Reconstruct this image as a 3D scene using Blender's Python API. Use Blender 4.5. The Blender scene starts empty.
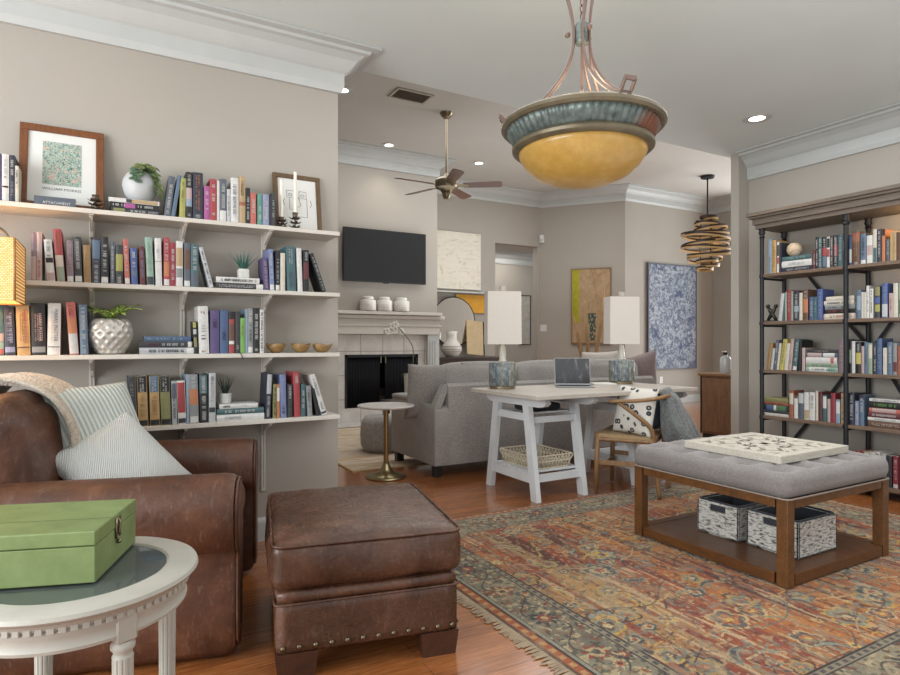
import bpy, bmesh, math, random
import numpy as np
from mathutils import Vector, Matrix, Euler, noise as mnoise

PI = math.pi
scene = bpy.context.scene
COL = scene.collection
rnd = random.Random(7)

# ------------------------------------------------------------------ camera
T = math.radians(29.5); SN, CS = math.sin(T), math.cos(T)
F = 601.0; CX, CY = 450.0, 342.0; H = 1.12
cam_d = bpy.data.cameras.new('camera'); cam = bpy.data.objects.new('camera', cam_d)
COL.objects.link(cam); scene.camera = cam
cam_d.sensor_width = 36.0; cam_d.lens = 36.0 * F / 900.0
cam_d.shift_y = (CY - 337.5) / 900.0
cam_d.clip_start = 0.02
cam.location = (0, 0, H); cam.rotation_euler = (PI / 2, 0, -T)

# ------------------------------------------------------------------ world, lights, exposure
scene.view_settings.view_transform = 'Standard'
scene.view_settings.look = 'None'
scene.view_settings.gamma = 1.0
scene.view_settings.use_curve_mapping = False
scene.view_settings.exposure = 0.0
w = bpy.data.worlds.new('World'); scene.world = w; w.use_nodes = True
w.node_tree.nodes['Background'].inputs[0].default_value = (0.95, 0.97, 1.0, 1)
w.node_tree.nodes['Background'].inputs[1].default_value = 0.6

def area(name, loc, size, energy, rot=(0, 0, 0), color=(1, 1, 1), sy=None):
    d = bpy.data.lights.new(name, 'AREA'); d.energy = energy; d.color = color
    d.shape = 'RECTANGLE'; d.size = size; d.size_y = sy or size
    o = bpy.data.objects.new(name, d); COL.objects.link(o); o.location = loc; o.rotation_euler = rot
    return o
area('front_room_fill', (1.6, -2.0, .9), 5.0, 30, (PI / 2 + .7, 0, 0), (.95, .98, 1), 1.8)  # added fill from behind the camera, tilted up to brighten the ceiling
area('front_room_top_fill', (3.0, 1.4, 2.79), 3.6, 72, (0, 0, 0), (.97, .985, 1), 3.4)  # added soft overhead fill, not a fixture of the room
area('front_room_up_fill', (2.3, .3, .9), 4.2, 34, (PI, 0, 0), (.92, .97, 1), 3.0)  # unseen lamp facing up in mid-room, added to brighten the ceiling
area('left_side_fill', (-2.9, .9, 1.6), 3.4, 230, (PI / 2 + .15, 0, -PI / 2), (.95, .98, 1), 1.9)  # added fill from the left to lighten the right wall, no window there
area('back_room_daylight', (11.6, 5.4, 1.5), 3.4, 330, (PI / 2 + .2, 0, PI / 2 - .3), (.93, .97, 1), 2.6)
area('back_room_top_fill', (4.6, 6.2, 3.75), 4.5, 92, (0, 0, 0), (.98, .98, .97), 2.6)  # added overhead fill on top of the recessed lights
area('back_room_up_fill', (5.0, 6.6, 1.6), 4.0, 30, (PI, 0, 0), (.95, .98, 1), 2.0)  # unseen upward lamp, added in place of light off the floor
area('hall_ceiling_glow', (6.6, 9.7, 2.95), 1.6, 26, (0, 0, 0), (1, .96, .9), .8)

# ------------------------------------------------------------------ pixel <-> world (a pixel seen at a known plane)
def ray(px, py):
    u = (px - CX) / F; v = (CY - py) / F
    return Vector((SN + CS * u, CS - SN * u, v))
def onY(px, py, Y):
    r = ray(px, py); k = Y / r.y; return Vector((r.x * k, Y, H + r.z * k))
def onX(px, py, X):
    r = ray(px, py); k = X / r.x; return Vector((X, r.y * k, H + r.z * k))
def onZ(px, py, z=0.0):
    r = ray(px, py); k = (z - H) / r.z; return Vector((r.x * k, r.y * k, z))
def atD(px, py, d):
    r = ray(px, py); return Vector((r.x * d, r.y * d, H + r.z * d))

# ------------------------------------------------------------------ colours and materials
def lin(h):
    if isinstance(h, (tuple, list)): return tuple(h[:3]) + (1,)
    h = h.lstrip('#'); c = [int(h[i:i + 2], 16) / 255 for i in (0, 2, 4)]
    return tuple((x / 12.92 if x <= .04045 else ((x + .055) / 1.055) ** 2.4) for x in c) + (1,)

MATS = {}
class NT:
    def __init__(s, name):
        s.m = bpy.data.materials.new(name); s.m.use_nodes = True
        s.t = s.m.node_tree; s.b = s.t.nodes['Principled BSDF']
    def n(s, typ, **kw):
        nd = s.t.nodes.new(typ)
        for k, v in kw.items():
            if k.startswith('i_'):
                key = k[2:]; key = int(key) if key.isdigit() else key.replace('_', ' ')
                s.inp(nd, key, v)
            else: setattr(nd, k, v)
        return nd
    def inp(s, nd, key, v):
        sk = nd.inputs[key]
        if isinstance(v, bpy.types.NodeSocket): s.t.links.new(v, sk)
        else: sk.default_value = v
    def coords(s, scale=(1, 1, 1), rot=(0, 0, 0), src='Object'):
        tc = s.n('ShaderNodeTexCoord'); mp = s.n('ShaderNodeMapping')
        s.t.links.new(tc.outputs[src], mp.inputs[0]); mp.inputs['Scale'].default_value = scale; mp.inputs['Rotation'].default_value = rot
        return mp.outputs[0]
    def noise(s, vec, scale, detail=3, rough=.55, dist=0):
        nd = s.n('ShaderNodeTexNoise'); s.inp(nd, 'Vector', vec); s.inp(nd, 'Scale', scale)
        s.inp(nd, 'Detail', detail); s.inp(nd, 'Roughness', rough); s.inp(nd, 'Distortion', dist)
        return nd.outputs[0]
    def voro(s, vec, scale, feature='F1', out=0):
        nd = s.n('ShaderNodeTexVoronoi'); nd.feature = feature; s.inp(nd, 'Vector', vec); s.inp(nd, 'Scale', scale); return nd.outputs[out]
    def ramp(s, fac, stops, interp='LINEAR'):
        nd = s.n('ShaderNodeValToRGB'); s.inp(nd, 0, fac); cr = nd.color_ramp; cr.interpolation = interp
        while len(cr.elements) < len(stops): cr.elements.new(.5)
        for e, (p, c) in zip(cr.elements, stops): e.position = p; e.color = lin(c)
        return nd.outputs[0]
    def mix(s, fac, a, b, mode='MIX'):
        nd = s.n('ShaderNodeMix'); nd.data_type = 'RGBA'; nd.blend_type = mode
        s.inp(nd, 0, fac); s.inp(nd, 6, a); s.inp(nd, 7, b); return nd.outputs[2]
    def math(s, op, a, b=0.0):
        nd = s.n('ShaderNodeMath'); nd.operation = op; s.inp(nd, 0, a); s.inp(nd, 1, b); return nd.outputs[0]
    def bump(s, h, strength=.3, dist=.01):
        nd = s.n('ShaderNodeBump'); s.inp(nd, 'Height', h); s.inp(nd, 'Strength', strength); s.inp(nd, 'Distance', dist)
        s.t.links.new(nd.outputs[0], s.b.inputs['Normal'])
    def set(s, **kw):
        for k, v in kw.items(): s.inp(s.b, k.replace('_', ' '), v)
        return s

def plain(name, c, rough=.5, metal=0.0, bump=None, var=.12, vs=6, **kw):
    if name in MATS: return MATS[name]
    s = NT(name); v = s.coords()
    c = lin(c)
    d = tuple(x * (1 - var) for x in c[:3]); e = tuple(min(1, x * (1 + var)) for x in c[:3])
    n = s.noise(v, vs, 4)
    s.set(Base_Color=s.ramp(n, [(.3, d), (.7, e)]), Roughness=rough, Metallic=metal)
    if bump: s.bump(s.noise(v, bump[0], 3), bump[1], .004)
    for k, x in kw.items(): s.inp(s.b, k.replace('_', ' '), x)
    MATS[name] = s.m; return s.m

def wood(name, c1, c2, scale=6, stretch=(1, 12, 12), rough=.4, bump=.12):
    if name in MATS: return MATS[name]
    s = NT(name); v = s.coords(stretch)
    n = s.noise(v, scale, 5, .6, .6); n2 = s.noise(v, scale * 5, 3)
    m = s.mix(.35, s.ramp(n, [(.3, c1), (.72, c2)]), s.ramp(n2, [(.35, c1), (.65, c2)]))
    s.set(Base_Color=m, Roughness=rough); s.bump(n2, bump, .003)
    MATS[name] = s.m; return s.m

def fabric(name, c1, c2, scale=140, rough=.95, bump=.35, big=4):
    if name in MATS: return MATS[name]
    s = NT(name); v = s.coords()
    n = s.noise(v, scale, 3, .7); n2 = s.noise(v, big, 3)
    base = s.ramp(n, [(.36, c1), (.64, c2)])
    base = s.mix(.25, base, s.ramp(n2, [(.35, c1), (.65, c2)]))
    s.set(Base_Color=base, Roughness=rough); s.inp(s.b, 'Sheen Weight', .25); s.bump(n, bump, .004)
    MATS[name] = s.m; return s.m

def leather(name, c1, c2, c3, rough=.38):
    s = NT(name); v = s.coords()
    n = s.noise(v, 5, 5, .65, .8); w_ = s.noise(s.coords((1, 1, 1)), 22, 5, .7, 1.5)
    base = s.ramp(n, [(.25, c1), (.55, c2), (.8, c3)])
    scuff = s.ramp(s.noise(s.coords((16, 3, 5)), 4.5, 6, .72, .5), [(.55, (0, 0, 0)), (.75, (1, 1, 1))])
    base = s.mix(s.math('MULTIPLY', scuff, .32), base, lin('#9c8878'))
    s.set(Base_Color=base, Roughness=s.ramp(w_, [(.3, (rough - .08,) * 3), (.7, (rough + .18,) * 3)]))
    vo = s.voro(v, 190, 'DISTANCE_TO_EDGE'); h = s.math('ADD', s.math('MULTIPLY', w_, .9), s.math('MULTIPLY', vo, .25))
    s.bump(h, .35, .008); MATS[name] = s.m; return s.m

# ------------------------------------------------------------------ geometry helpers
class MB:
    def __init__(s): s.bm = bmesh.new()
    def box(s, c, size, rot=None, bev=0.0, seg=2):
        r = bmesh.ops.create_cube(s.bm, size=1.0); vs = r['verts']
        m = Matrix.Diagonal((size[0], size[1], size[2], 1))
        if bev > 0:
            bmesh.ops.transform(s.bm, matrix=m, verts=vs)
            es = list({e for v in vs for e in v.link_edges})
            g = bmesh.ops.bevel(s.bm, geom=es, offset=min(bev, min(size) * .49), segments=seg, profile=.5, affect='EDGES')
            vs = list({v for f in g['faces'] for v in f.verts} | {v for v in vs if v.is_valid}); m = Matrix()
            vs = s._island(vs)
        q = Matrix.Translation(c)
        if rot is not None: q = q @ (rot.to_4x4() if isinstance(rot, Matrix) else Euler(rot).to_matrix().to_4x4())
        bmesh.ops.transform(s.bm, matrix=q @ m, verts=vs); return s
    def _island(s, vs):
        seen = set(vs); st = list(vs)
        while st:
            v = st.pop()
            for e in v.link_edges:
                o = e.other_vert(v)
                if o not in seen: seen.add(o); st.append(o)
        return list(seen)
    def b2(s, a, b, bev=0.0, seg=2):
        a = Vector(a); b = Vector(b); return s.box((a + b) / 2, [abs(b[i] - a[i]) for i in range(3)], None, bev, seg)
    def bar(s, p, q, wx, wz, bev=0.0, up=(0, 0, 1)):
        p = Vector(p); q = Vector(q); d = (q - p); L = d.length; d.normalize(); up = Vector(up)
        x = d.cross(up)
        if x.length < 1e-4: x = Vector((1, 0, 0))
        x.normalize(); z = x.cross(d)
        return s.box((p + q) / 2, (wx, L, wz), Matrix((x, d, z)).transposed(), bev)
    def tube(s, pts, r, seg=8, closed=False, caps=True, sq=None):
        pts = [Vector(p) for p in pts]; n = len(pts); rr = r if isinstance(r, (list, tuple)) else [r] * n
        rings = []; prev = None
        for i, p in enumerate(pts):
            a = pts[(i - 1) % n] if (closed or i > 0) else p; b = pts[(i + 1) % n] if (closed or i < n - 1) else p
            t = (b - a).normalized()
            if prev is None:
                ref = Vector((0, 0, 1)) if abs(t.z) < .9 else Vector((1, 0, 0)); u = t.cross(ref).normalized()
            else: u = (prev - t * prev.dot(t)).normalized()
            prev = u; w_ = t.cross(u); ring = []
            for k in range(seg):
                an = 2 * PI * k / seg; c_, s_ = math.cos(an), math.sin(an)
                if sq: c_, s_ = c_ * sq[0], s_ * sq[1]
                ring.append(s.bm.verts.new(p + (u * c_ + w_ * s_) * rr[i]))
            rings.append(ring)
        for i in range(n if closed else n - 1):
            A, B = rings[i], rings[(i + 1) % n]
            for k in range(seg): s.bm.faces.new((A[k], A[(k + 1) % seg], B[(k + 1) % seg], B[k]))
        if caps and not closed: s.bm.faces.new(rings[0][::-1]); s.bm.faces.new(rings[-1])
        return s
    def cyl(s, p, q, r, r2=None, seg=16): return s.tube([p, q], [r, r if r2 is None else r2], seg)
    def lathe(s, prof, c=(0, 0, 0), seg=32, fn=None, caps=True):
        c = Vector(c); rings = []
        for (r, z) in prof:
            ring = []
            for k in range(seg):
                a = 2 * PI * k / seg; R = max(r, 1e-4)
                if fn: R = fn(R, z, a)
                ring.append(s.bm.verts.new(c + Vector((R * math.cos(a), R * math.sin(a), z))))
            rings.append(ring)
        for A, B in zip(rings, rings[1:]):
            for k in range(seg): s.bm.faces.new((A[k], A[(k + 1) % seg], B[(k + 1) % seg], B[k]))
        if caps: s.bm.faces.new(rings[0][::-1]); s.bm.faces.new(rings[-1])
        return s
    def prism(s, poly, vec):
        vec = Vector(vec); A = [s.bm.verts.new(Vector(p)) for p in poly]; B = [s.bm.verts.new(Vector(p) + vec) for p in poly]; n = len(A)
        s.bm.faces.new(A[::-1]); s.bm.faces.new(B)
        for k in range(n): s.bm.faces.new((A[k], A[(k + 1) % n], B[(k + 1) % n], B[k]))
        return s
    def quad(s, a, b, c, d): s.bm.faces.new([s.bm.verts.new(Vector(p)) for p in (a, b, c, d)]); return s
    def soft(s, c, size, r=.05, puff=(0, 0, 0), n=14, rot=None, warp=None):
        """a rounded, puffed box: an upholstered block"""
        hx, hy, hz = size[0] / 2, size[1] / 2, size[2] / 2; r = min(r, hx, hy, hz)
        V = {}
        def gv(*k):
            if k not in V: V[k] = s.bm.verts.new([2 * q / n - 1 for q in k])
            return V[k]
        for ax in range(3):
            for e in (0, n):
                for i in range(n):
                    for j in range(n):
                        q = []
                        for (a, b) in ((i, j), (i + 1, j), (i + 1, j + 1), (i, j + 1)):
                            k = [a, b]; k.insert(ax, e); q.append(gv(*k))
                        s.bm.faces.new(q)
        vs = list(V.values()); M_ = Matrix.Translation(c)
        if rot is not None: M_ = M_ @ Euler(rot).to_matrix().to_4x4()
        for v in vs:
            x, y, z = v.co
            # denser near the edges
            x, y, z = [math.copysign(1 - max(0.0, 1 - abs(t)) ** 1.35, t) for t in (x, y, z)]
            p = Vector((x * hx, y * hy, z * hz)); q = Vector([max(-h_ + r, min(h_ - r, t)) for t, h_ in zip(p, (hx, hy, hz))])
            d = p - q
            if d.length > 1e-9: p = q + d.normalized() * r
            fx, fy, fz = 1 - x * x, 1 - y * y, 1 - z * z
            p.x += math.copysign(puff[0], x) * fy * fz * (abs(x) ** 2); p.y += math.copysign(puff[1], y) * fx * fz * (abs(y) ** 2); p.z += math.copysign(puff[2], z) * fx * fy * (abs(z) ** 2)
            if warp: p = warp(p, x, y, z)
            v.co = M_ @ p
        return s
    def surf(s, f, nu, nv, thick=0.0):
        g = [[s.bm.verts.new(Vector(f(i / nu, j / nv))) for j in range(nv + 1)] for i in range(nu + 1)]; fs = []
        for i in range(nu):
            for j in range(nv): fs.append(s.bm.faces.new((g[i][j], g[i + 1][j], g[i + 1][j + 1], g[i][j + 1])))
        if thick:
            s.bm.normal_update(); bmesh.ops.solidify(s.bm, geom=fs, thickness=thick)
        return s
    def ball(s, c, r, seg=16, sc=(1, 1, 1)):
        g = bmesh.ops.create_uvsphere(s.bm, u_segments=seg, v_segments=max(6, seg // 2), radius=r)
        bmesh.ops.transform(s.bm, matrix=Matrix.Translation(c) @ Matrix.Diagonal((*sc, 1)), verts=g['verts']); return s
    def build(s, name, mat, parent=None, smooth=False, label=None):
        bmesh.ops.recalc_face_normals(s.bm, faces=s.bm.faces[:])
        me = bpy.data.meshes.new(name); s.bm.to_mesh(me); s.bm.free()
        if mat: me.materials.append(mat)
        if smooth:
            for p in me.polygons: p.use_smooth = True
            if smooth == 'auto':
                try: me.set_sharp_from_angle(angle=math.radians(40))
                except Exception: pass
        o = bpy.data.objects.new(name, me); COL.objects.link(o)
        if parent is not None: o.parent = parent
        if label: o['label'] = label
        return o

def tag(o, label, cat, group=None, kind=None):
    o['label'] = label; o['category'] = cat
    if group: o['group'] = group
    if kind: o['kind'] = kind
    return o
def thing(name, label, cat, loc=(0, 0, 0), rz=0.0, group=None):
    o = bpy.data.objects.new(name, None); COL.objects.link(o); o.location = loc; o.rotation_euler = (0, 0, rz)
    o.empty_display_size = .1
    return tag(o, label, cat, group)
def struct(o): o['kind'] = 'structure'; return o
def copy_tree(o, parent=None):
    c = o.copy(); COL.objects.link(c)
    if parent is not None: c.parent = parent
    for ch in [k for k in COL.objects if k.parent == o]: copy_tree(ch, c)
    return c
def pillow(w_, h_, t, n=22, pinch=.06):
    """a scatter cushion in its own frame: x across, z up, y through; centre at the origin"""
    m = MB()
    for sgn in (1, -1):
        def f(a, b):
            u = 2 * a - 1; v = 2 * b - 1
            k = max(0, (1 - abs(u) ** 2.6) * (1 - abs(v) ** 2.6)) ** .48
            px = u * w_ / 2 * (1 - pinch * (1 - v * v)); pz = v * h_ / 2 * (1 - pinch * (1 - u * u))
            return (px, sgn * t / 2 * k, pz)
        m.surf(f, n, n)
    bmesh.ops.remove_doubles(m.bm, verts=m.bm.verts[:], dist=1e-5)
    return m
_tc = {}
def text_mesh(txt, size=1.0, extrude=0.0):
    key = (txt, size, extrude)
    if key not in _tc:
        cu = bpy.data.curves.new('lettering', 'FONT'); cu.body = txt; cu.size = size; cu.extrude = extrude; cu.align_x = 'CENTER'; cu.align_y = 'CENTER'; cu.resolution_u = 2
        o = bpy.data.objects.new('lettering', cu); COL.objects.link(o); dg = bpy.context.evaluated_depsgraph_get()
        _tc[key] = bpy.data.meshes.new_from_object(o.evaluated_get(dg)); bpy.data.objects.remove(o); bpy.data.curves.remove(cu)
    return _tc[key].copy()
def lettering(name, txt, mat, parent, loc, xdir, ydir, length=None, height=None):
    """flat lettering: xdir runs along the line, ydir is the letters' up"""
    me = text_mesh(txt); me.materials.clear(); me.materials.append(mat)
    xs = [v.co.x for v in me.vertices]; ys = [v.co.y for v in me.vertices]
    L = max(xs) - min(xs); hh = max(ys) - min(ys); sx = length / L; sy = (height / hh) if height else sx
    X = Vector(xdir); Y = Vector(ydir)
    mx = (max(xs) + min(xs)) / 2; my = (max(ys) + min(ys)) / 2
    for v in me.vertices: v.co = X * ((v.co.x - mx) * sx) + Y * ((v.co.y - my) * sy) + Vector(loc)
    o = bpy.data.objects.new(name, me); COL.objects.link(o); o.parent = parent
    return o
# ------------------------------------------------------------------ shared materials
def wall_mat(name, c):
    s = NT(name); v = s.coords(); n = s.noise(v, 55, 4, .6); c = lin(c)
    s.set(Base_Color=s.ramp(s.noise(v, 1.2, 2), [(.3, tuple(x * .97 for x in c[:3])), (.7, tuple(min(1, x * 1.03) for x in c[:3]))]), Roughness=.85)
    s.bump(n, .12, .004); MATS[name] = s.m; return s.m
M_wall = wall_mat('greige wall paint', '#a39d94')
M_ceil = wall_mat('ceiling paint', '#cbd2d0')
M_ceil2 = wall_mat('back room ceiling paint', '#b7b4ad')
M_trim = plain('white trim paint', '#b5b8b6', .45, var=.03)
M_shelfw = plain('shelf paint', '#c4beb4', .5, var=.05)
M_white = plain('white paint', '#d0d4d6', .45, var=.05)
M_black = plain('black iron', '#2a2b2e', .5, .5, var=.2)
M_brass = plain('brass', '#a39673', .3, 1.0, var=.12)
M_nickel = plain('antique nickel', '#7d735f', .33, 1.0, var=.15)
M_dark = plain('near black', '#17181a', .6, var=.1)

def floor_mat():
    s = NT('oak floor'); v = s.coords()
    br = s.n('ShaderNodeTexBrick'); s.inp(br, 'Vector', v); br.offset = .37; br.offset_frequency = 2
    s.inp(br, 'Scale', 1.0); s.inp(br, 'Brick Width', .95); s.inp(br, 'Row Height', .085); s.inp(br, 'Mortar Size', .0016); s.inp(br, 'Mortar Smooth', .2); s.inp(br, 'Bias', 0.0)
    s.inp(br, 'Color1', lin('#844f2c')); s.inp(br, 'Color2', lin('#b0703f')); s.inp(br, 'Mortar', lin('#41200f'))
    g = s.noise(s.coords((1.2, 16, 1)), 5, 6, .65, .7); g2 = s.noise(s.coords((3, 60, 1)), 5, 4, .6)
    c = s.mix(.55, br.outputs[0], s.ramp(g, [(.28, '#5c2c14'), (.5, '#95582f'), (.75, '#c28550')]))
    c = s.mix(s.math('MULTIPLY', s.ramp(g2, [(.5, (0, 0, 0)), (.7, (1, 1, 1))]), .35), c, lin('#5a2f18'))
    s.set(Base_Color=c, Roughness=s.ramp(g, [(.3, (.16,) * 3), (.8, (.28,) * 3)]))
    s.inp(s.b, 'Coat Weight', .5); s.inp(s.b, 'Coat Roughness', .12)
    s.bump(s.math('ADD', s.math('MULTIPLY', br.outputs[1], -1.0), s.math('MULTIPLY', g, .15)), .25, .003)
    return s.m
M_floor = floor_mat()

# ------------------------------------------------------------------ the shell
YL, YB = 3.48, 3.62          # the dividing wall, front and back face
XE = 1.194                   # where the left wall ends
XR = 5.15                    # right wall
ZF, ZK = 2.85, 3.82          # ceilings
struct(MB().b2((-3.2, -2.2, -.1), (12.2, 11.2, 0)).build('floor', M_floor))
struct(MB().b2((-3.2, YL, 0), (XE, YB, ZK)).build('wall_left', M_wall))
struct(MB().b2((XR, -2.2, 0), (XR + .14, YB - .061, ZF)).build('wall_right', M_wall))
struct(MB().b2((5.0, YL, 0), (XR, YB - .06, ZF)).build('wall_stub', M_wall))
struct(MB().b2((XR + .145, YL, 0), (12.0, YB, ZK)).build('wall_partition', M_wall))
struct(MB().b2((-3.2, -2.2, ZF), (XR + .14, YB, ZF + .1)).build('ceiling', M_ceil))
struct(MB().b2((XE, YB - .1, ZF + .1), (XR + .14, YB, ZK)).build('wall_header', M_wall))
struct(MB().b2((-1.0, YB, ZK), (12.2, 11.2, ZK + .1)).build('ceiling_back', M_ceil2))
# chimney breast with an opening for the firebox
CHY = 7.9; cl, cr_ = 2.15, 4.25
fx0, fx1 = onY(344, 400, CHY).x, onY(417.3, 400, CHY).x; fz0, fz1 = .205, .945
m = MB(); m.b2((cl, CHY, 0), (fx0, 8.77, ZK)); m.b2((fx1, CHY, 0), (cr_, 8.77, ZK)); m.b2((fx0, CHY, fz1), (fx1, 8.77, ZK)); m.b2((fx0, CHY, 0), (fx1, 8.77, fz0))
struct(m.build('wall_chimney', M_wall))
WBY = 8.77; ox0, ox1, oz = 5.87, 6.80, 2.86
m = MB(); m.b2((cr_, WBY, 0), (ox0, WBY + .14, ZK)); m.b2((ox0, WBY, oz), (ox1, WBY + .14, ZK)); m.b2((ox1, WBY, 0), (6.97, WBY + .14, ZK))
struct(m.build('wall_back', M_wall))
struct(MB().b2((0.2, YB, 0), (.34, 8.0, ZK)).build('wall_back_left', M_wall))
struct(MB().b2((.34, CHY + .3, 0), (cl, CHY + .44, ZK)).build('wall_recess', M_wall))
P1 = Vector((6.86, 8.77, 0)); P2 = Vector((7.79, 7.59, 0)); dA = (P2 - P1).normalized(); nA = Vector((-dA.y, dA.x, 0))
if nA.x > 0: nA = -nA        # faces the camera
off = -nA * .14
struct(MB().prism([P1, P2, P2 + off, P1 + off], (0, 0, ZK)).build('wall_angled', M_wall))
struct(MB().b2((7.79, 7.59, 0), (10.24, 7.73, ZK)).build('wall_far', M_wall))
struct(MB().b2((10.1, 6.7, 0), (10.24, 7.59, ZK)).build('wall_far_right', M_wall))
# the hall seen through the opening
struct(MB().b2((4.6, 10.35, 0), (9.5, 10.45, 3.1)).build('wall_hall', M_wall))
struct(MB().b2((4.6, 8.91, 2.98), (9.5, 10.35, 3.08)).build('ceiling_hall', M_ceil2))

# crown mouldings swept along a path of wall corners
PROF = [(0, -.235), (.018, -.235), (.024, -.215), (.03, -.2), (.03, -.125), (.045, -.115), (.06, -.1), (.072, -.085), (.09, -.06), (.125, -.035), (.15, -.03), (.155, -.014), (.2, -.012), (.2, 0), (0, 0)]
def crown(path, z, side, name, sc=1.0, prof=PROF):
    pts = [Vector((x, y, 0)) for x, y in path]; rings = []; bm = MB()
    for i, p in enumerate(pts):
        ns = []
        for a, b in ((i - 1, i), (i, i + 1)):
            if 0 <= a and b < len(pts):
                d = (pts[b] - pts[a]).normalized(); ns.append(Vector((-d.y, d.x, 0)) * side)
        n = ns[0] if len(ns) == 1 else (ns[0] + ns[1]) / (1 + ns[0].dot(ns[1]))
        rings.append([bm.bm.verts.new(p + n * (o_ * sc) + Vector((0, 0, z + h_ * sc))) for o_, h_ in prof])
    for A, B in zip(rings, rings[1:]):
        for k in range(len(A)): bm.bm.faces.new((A[k], A[(k + 1) % len(A)], B[(k + 1) % len(A)], B[k]))
    bm.bm.faces.new(rings[0]); bm.bm.faces.new(rings[-1][::-1])
    return struct(bm.build(name, M_trim))
crown([(-3.2, YL), (XE, YL), (XE, YB)], ZF - .001, -1, 'trim_1')
crown([(XR, YL), (XR, -2.2)], ZF - .001, -1, 'trim_2')
crown([(.34, CHY + .3), (cl, CHY + .3), (cl, CHY), (cr_, CHY), (cr_, WBY), (6.86, WBY), (7.79, 7.59), (10.1, 7.59), (10.1, 6.7)], ZK - .001, -1, 'trim_3', 1.05)
crown([(4.6, 10.35), (9.5, 10.35)], 2.979, -1, 'trim_4', 1.0)
BASE = [(0, 0), (.016, 0), (.016, .1), (.012, .115), (.006, .125), (0, .13)]
def baseboard(path, name): o = crown(path, 0.0, -1, name, 1.0, BASE); return o
baseboard([(-3.2, YL), (XE, YL), (XE, YB)], 'baseboard_left')
baseboard([(5.0, YL), (XR, YL)], 'baseboard_stub')
baseboard([(XR, YL - .02), (XR, -2.2)], 'baseboard_right')
baseboard([(5.0, WBY), (5.86, WBY)], 'baseboard_back')
baseboard([(6.86, WBY), (7.79, 7.59), (10.1, 7.59), (10.1, 6.7)], 'baseboard_far')
# ------------------------------------------------------------------ wall shelves
SHZ = [1.742, 1.397, 1.06, .708]; SHN = ['top wall shelf', 'second wall shelf', 'third wall shelf', 'lowest wall shelf']
SF = 3.264; SX1 = 1.132; YS = 3.286
RAILX = [onY(92, 240, YL).x, onY(182, 250, YL).x, onY(263, 260, YL).x]
shelf_desc = ['topmost long white wall shelf, under the framed prints', 'second white wall shelf down, level with the woven lamp shade',
              'third white wall shelf down, carrying the dimpled pot and bowls', 'lowest and shortest white wall shelf, behind the leather armchair']
for i, z in enumerate(SHZ):
    x0 = -1.5 if i < 3 else -.12
    t = thing('wall_shelf', shelf_desc[i], 'shelf', ((x0 + SX1) / 2, SF, z - .022), 0, 'white shelves on the left wall')
    cx = (x0 + SX1) / 2
    MB().b2((x0 - cx, 0, 0), (SX1 - cx, YL - SF - .001, .022), .002).build('board', M_shelfw, t)
    for rx in RAILX:
        if rx < x0 + .02: continue
        m = MB(); X = rx - cx
        m.prism([(X - .006, .196, -.004), (X - .006, .03, -.004), (X - .006, .022, -.014), (X - .006, .04, -.022), (X - .006, .16, -.06), (X - .006, .175, -.085), (X - .006, .196, -.09)], (.012, 0, 0))
        m.b2((X - .012, .01, -.0045), (X + .012, .196, -.0005))
        m.build('bracket', M_shelfw, t)
for k, rx in enumerate(RAILX):
    m = MB(); m.b2((rx - .012, YL - .014, .28), (rx + .012, YL - .0005, 1.80), .002)
    o = m.build('shelf_rail', M_shelfw)
    MB().b2((rx - .0025, YL - .0146, .30), (rx + .0025, YL - .0139, 1.78)).build('slot_shade', plain('slot shadow grey', '#8f8a84', .7), o)  # grey strip on the rail, coloured as the shade inside its slot
    tag(o, ['vertical white shelf rail on the left wall, behind the dimpled pot', 'vertical white shelf rail on the left wall, middle one of three', 'vertical white shelf rail on the left wall, nearest the opening'][k], 'shelf rail', 'white shelf rails on the left wall')

# ------------------------------------------------------------------ books
CLR = dict(white='#d9d7d2', cream='#d3cab6', ivory='#cfc9bb', navy='#2f3446', black='#232326', charcoal='#3a3d42', slate='#596270', grey='#8d9092', silver='#b4b7ba',
           pale='#bfc3c4', blue='#43608c', royal='#465fa2', steel='#5a7590', sky='#8aa3b8', periwinkle='#7585b5', teal='#3f6a70', green='#4b7a4d', lime='#6fae3c', yellow='#c3b53a', chartreuse='#a9a83a',
           gold='#c49a50', tan='#bd9d6a', ochre='#a77d3f', orange='#c8763a', rust='#a85a38', brown='#6d4a35', red='#b23238', crimson='#a02238', maroon='#6c2a30', coral='#c9604f', pink='#bfa29e',
           magenta='#b24a98', purple='#5b4a80', lavender='#8f96b8', mint='#8fb4a0', seafoam='#4f9c86', olive='#8c8a4a', mauve='#8d7480', sage='#93a58c')
WORD = dict(silver='silver grey', pale='pale grey', steel='steel blue', sky='sky blue', royal='royal blue', periwinkle='periwinkle blue', lime='bright green', seafoam='sea green', chartreuse='yellow-green', slate='slate blue')
def soften(c):
    r, g, b, _ = lin(c); L = .3 * r + .55 * g + .15 * b; k = .78
    return tuple((L + (x - L) * k) * .80 for x in (r, g, b))
M_page = plain('book pages', '#d5cdba', .8, var=.06, vs=90)
def cover_mat(c):
    return plain('book cloth ' + c, soften(CLR.get(c, c)), .5, var=.10, vs=60)
def ink(c): return plain('print ' + c, soften(CLR.get(c, '#' + c if not c.startswith('#') else c)), .6, var=.05, vs=120)
BOOKS = []
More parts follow.
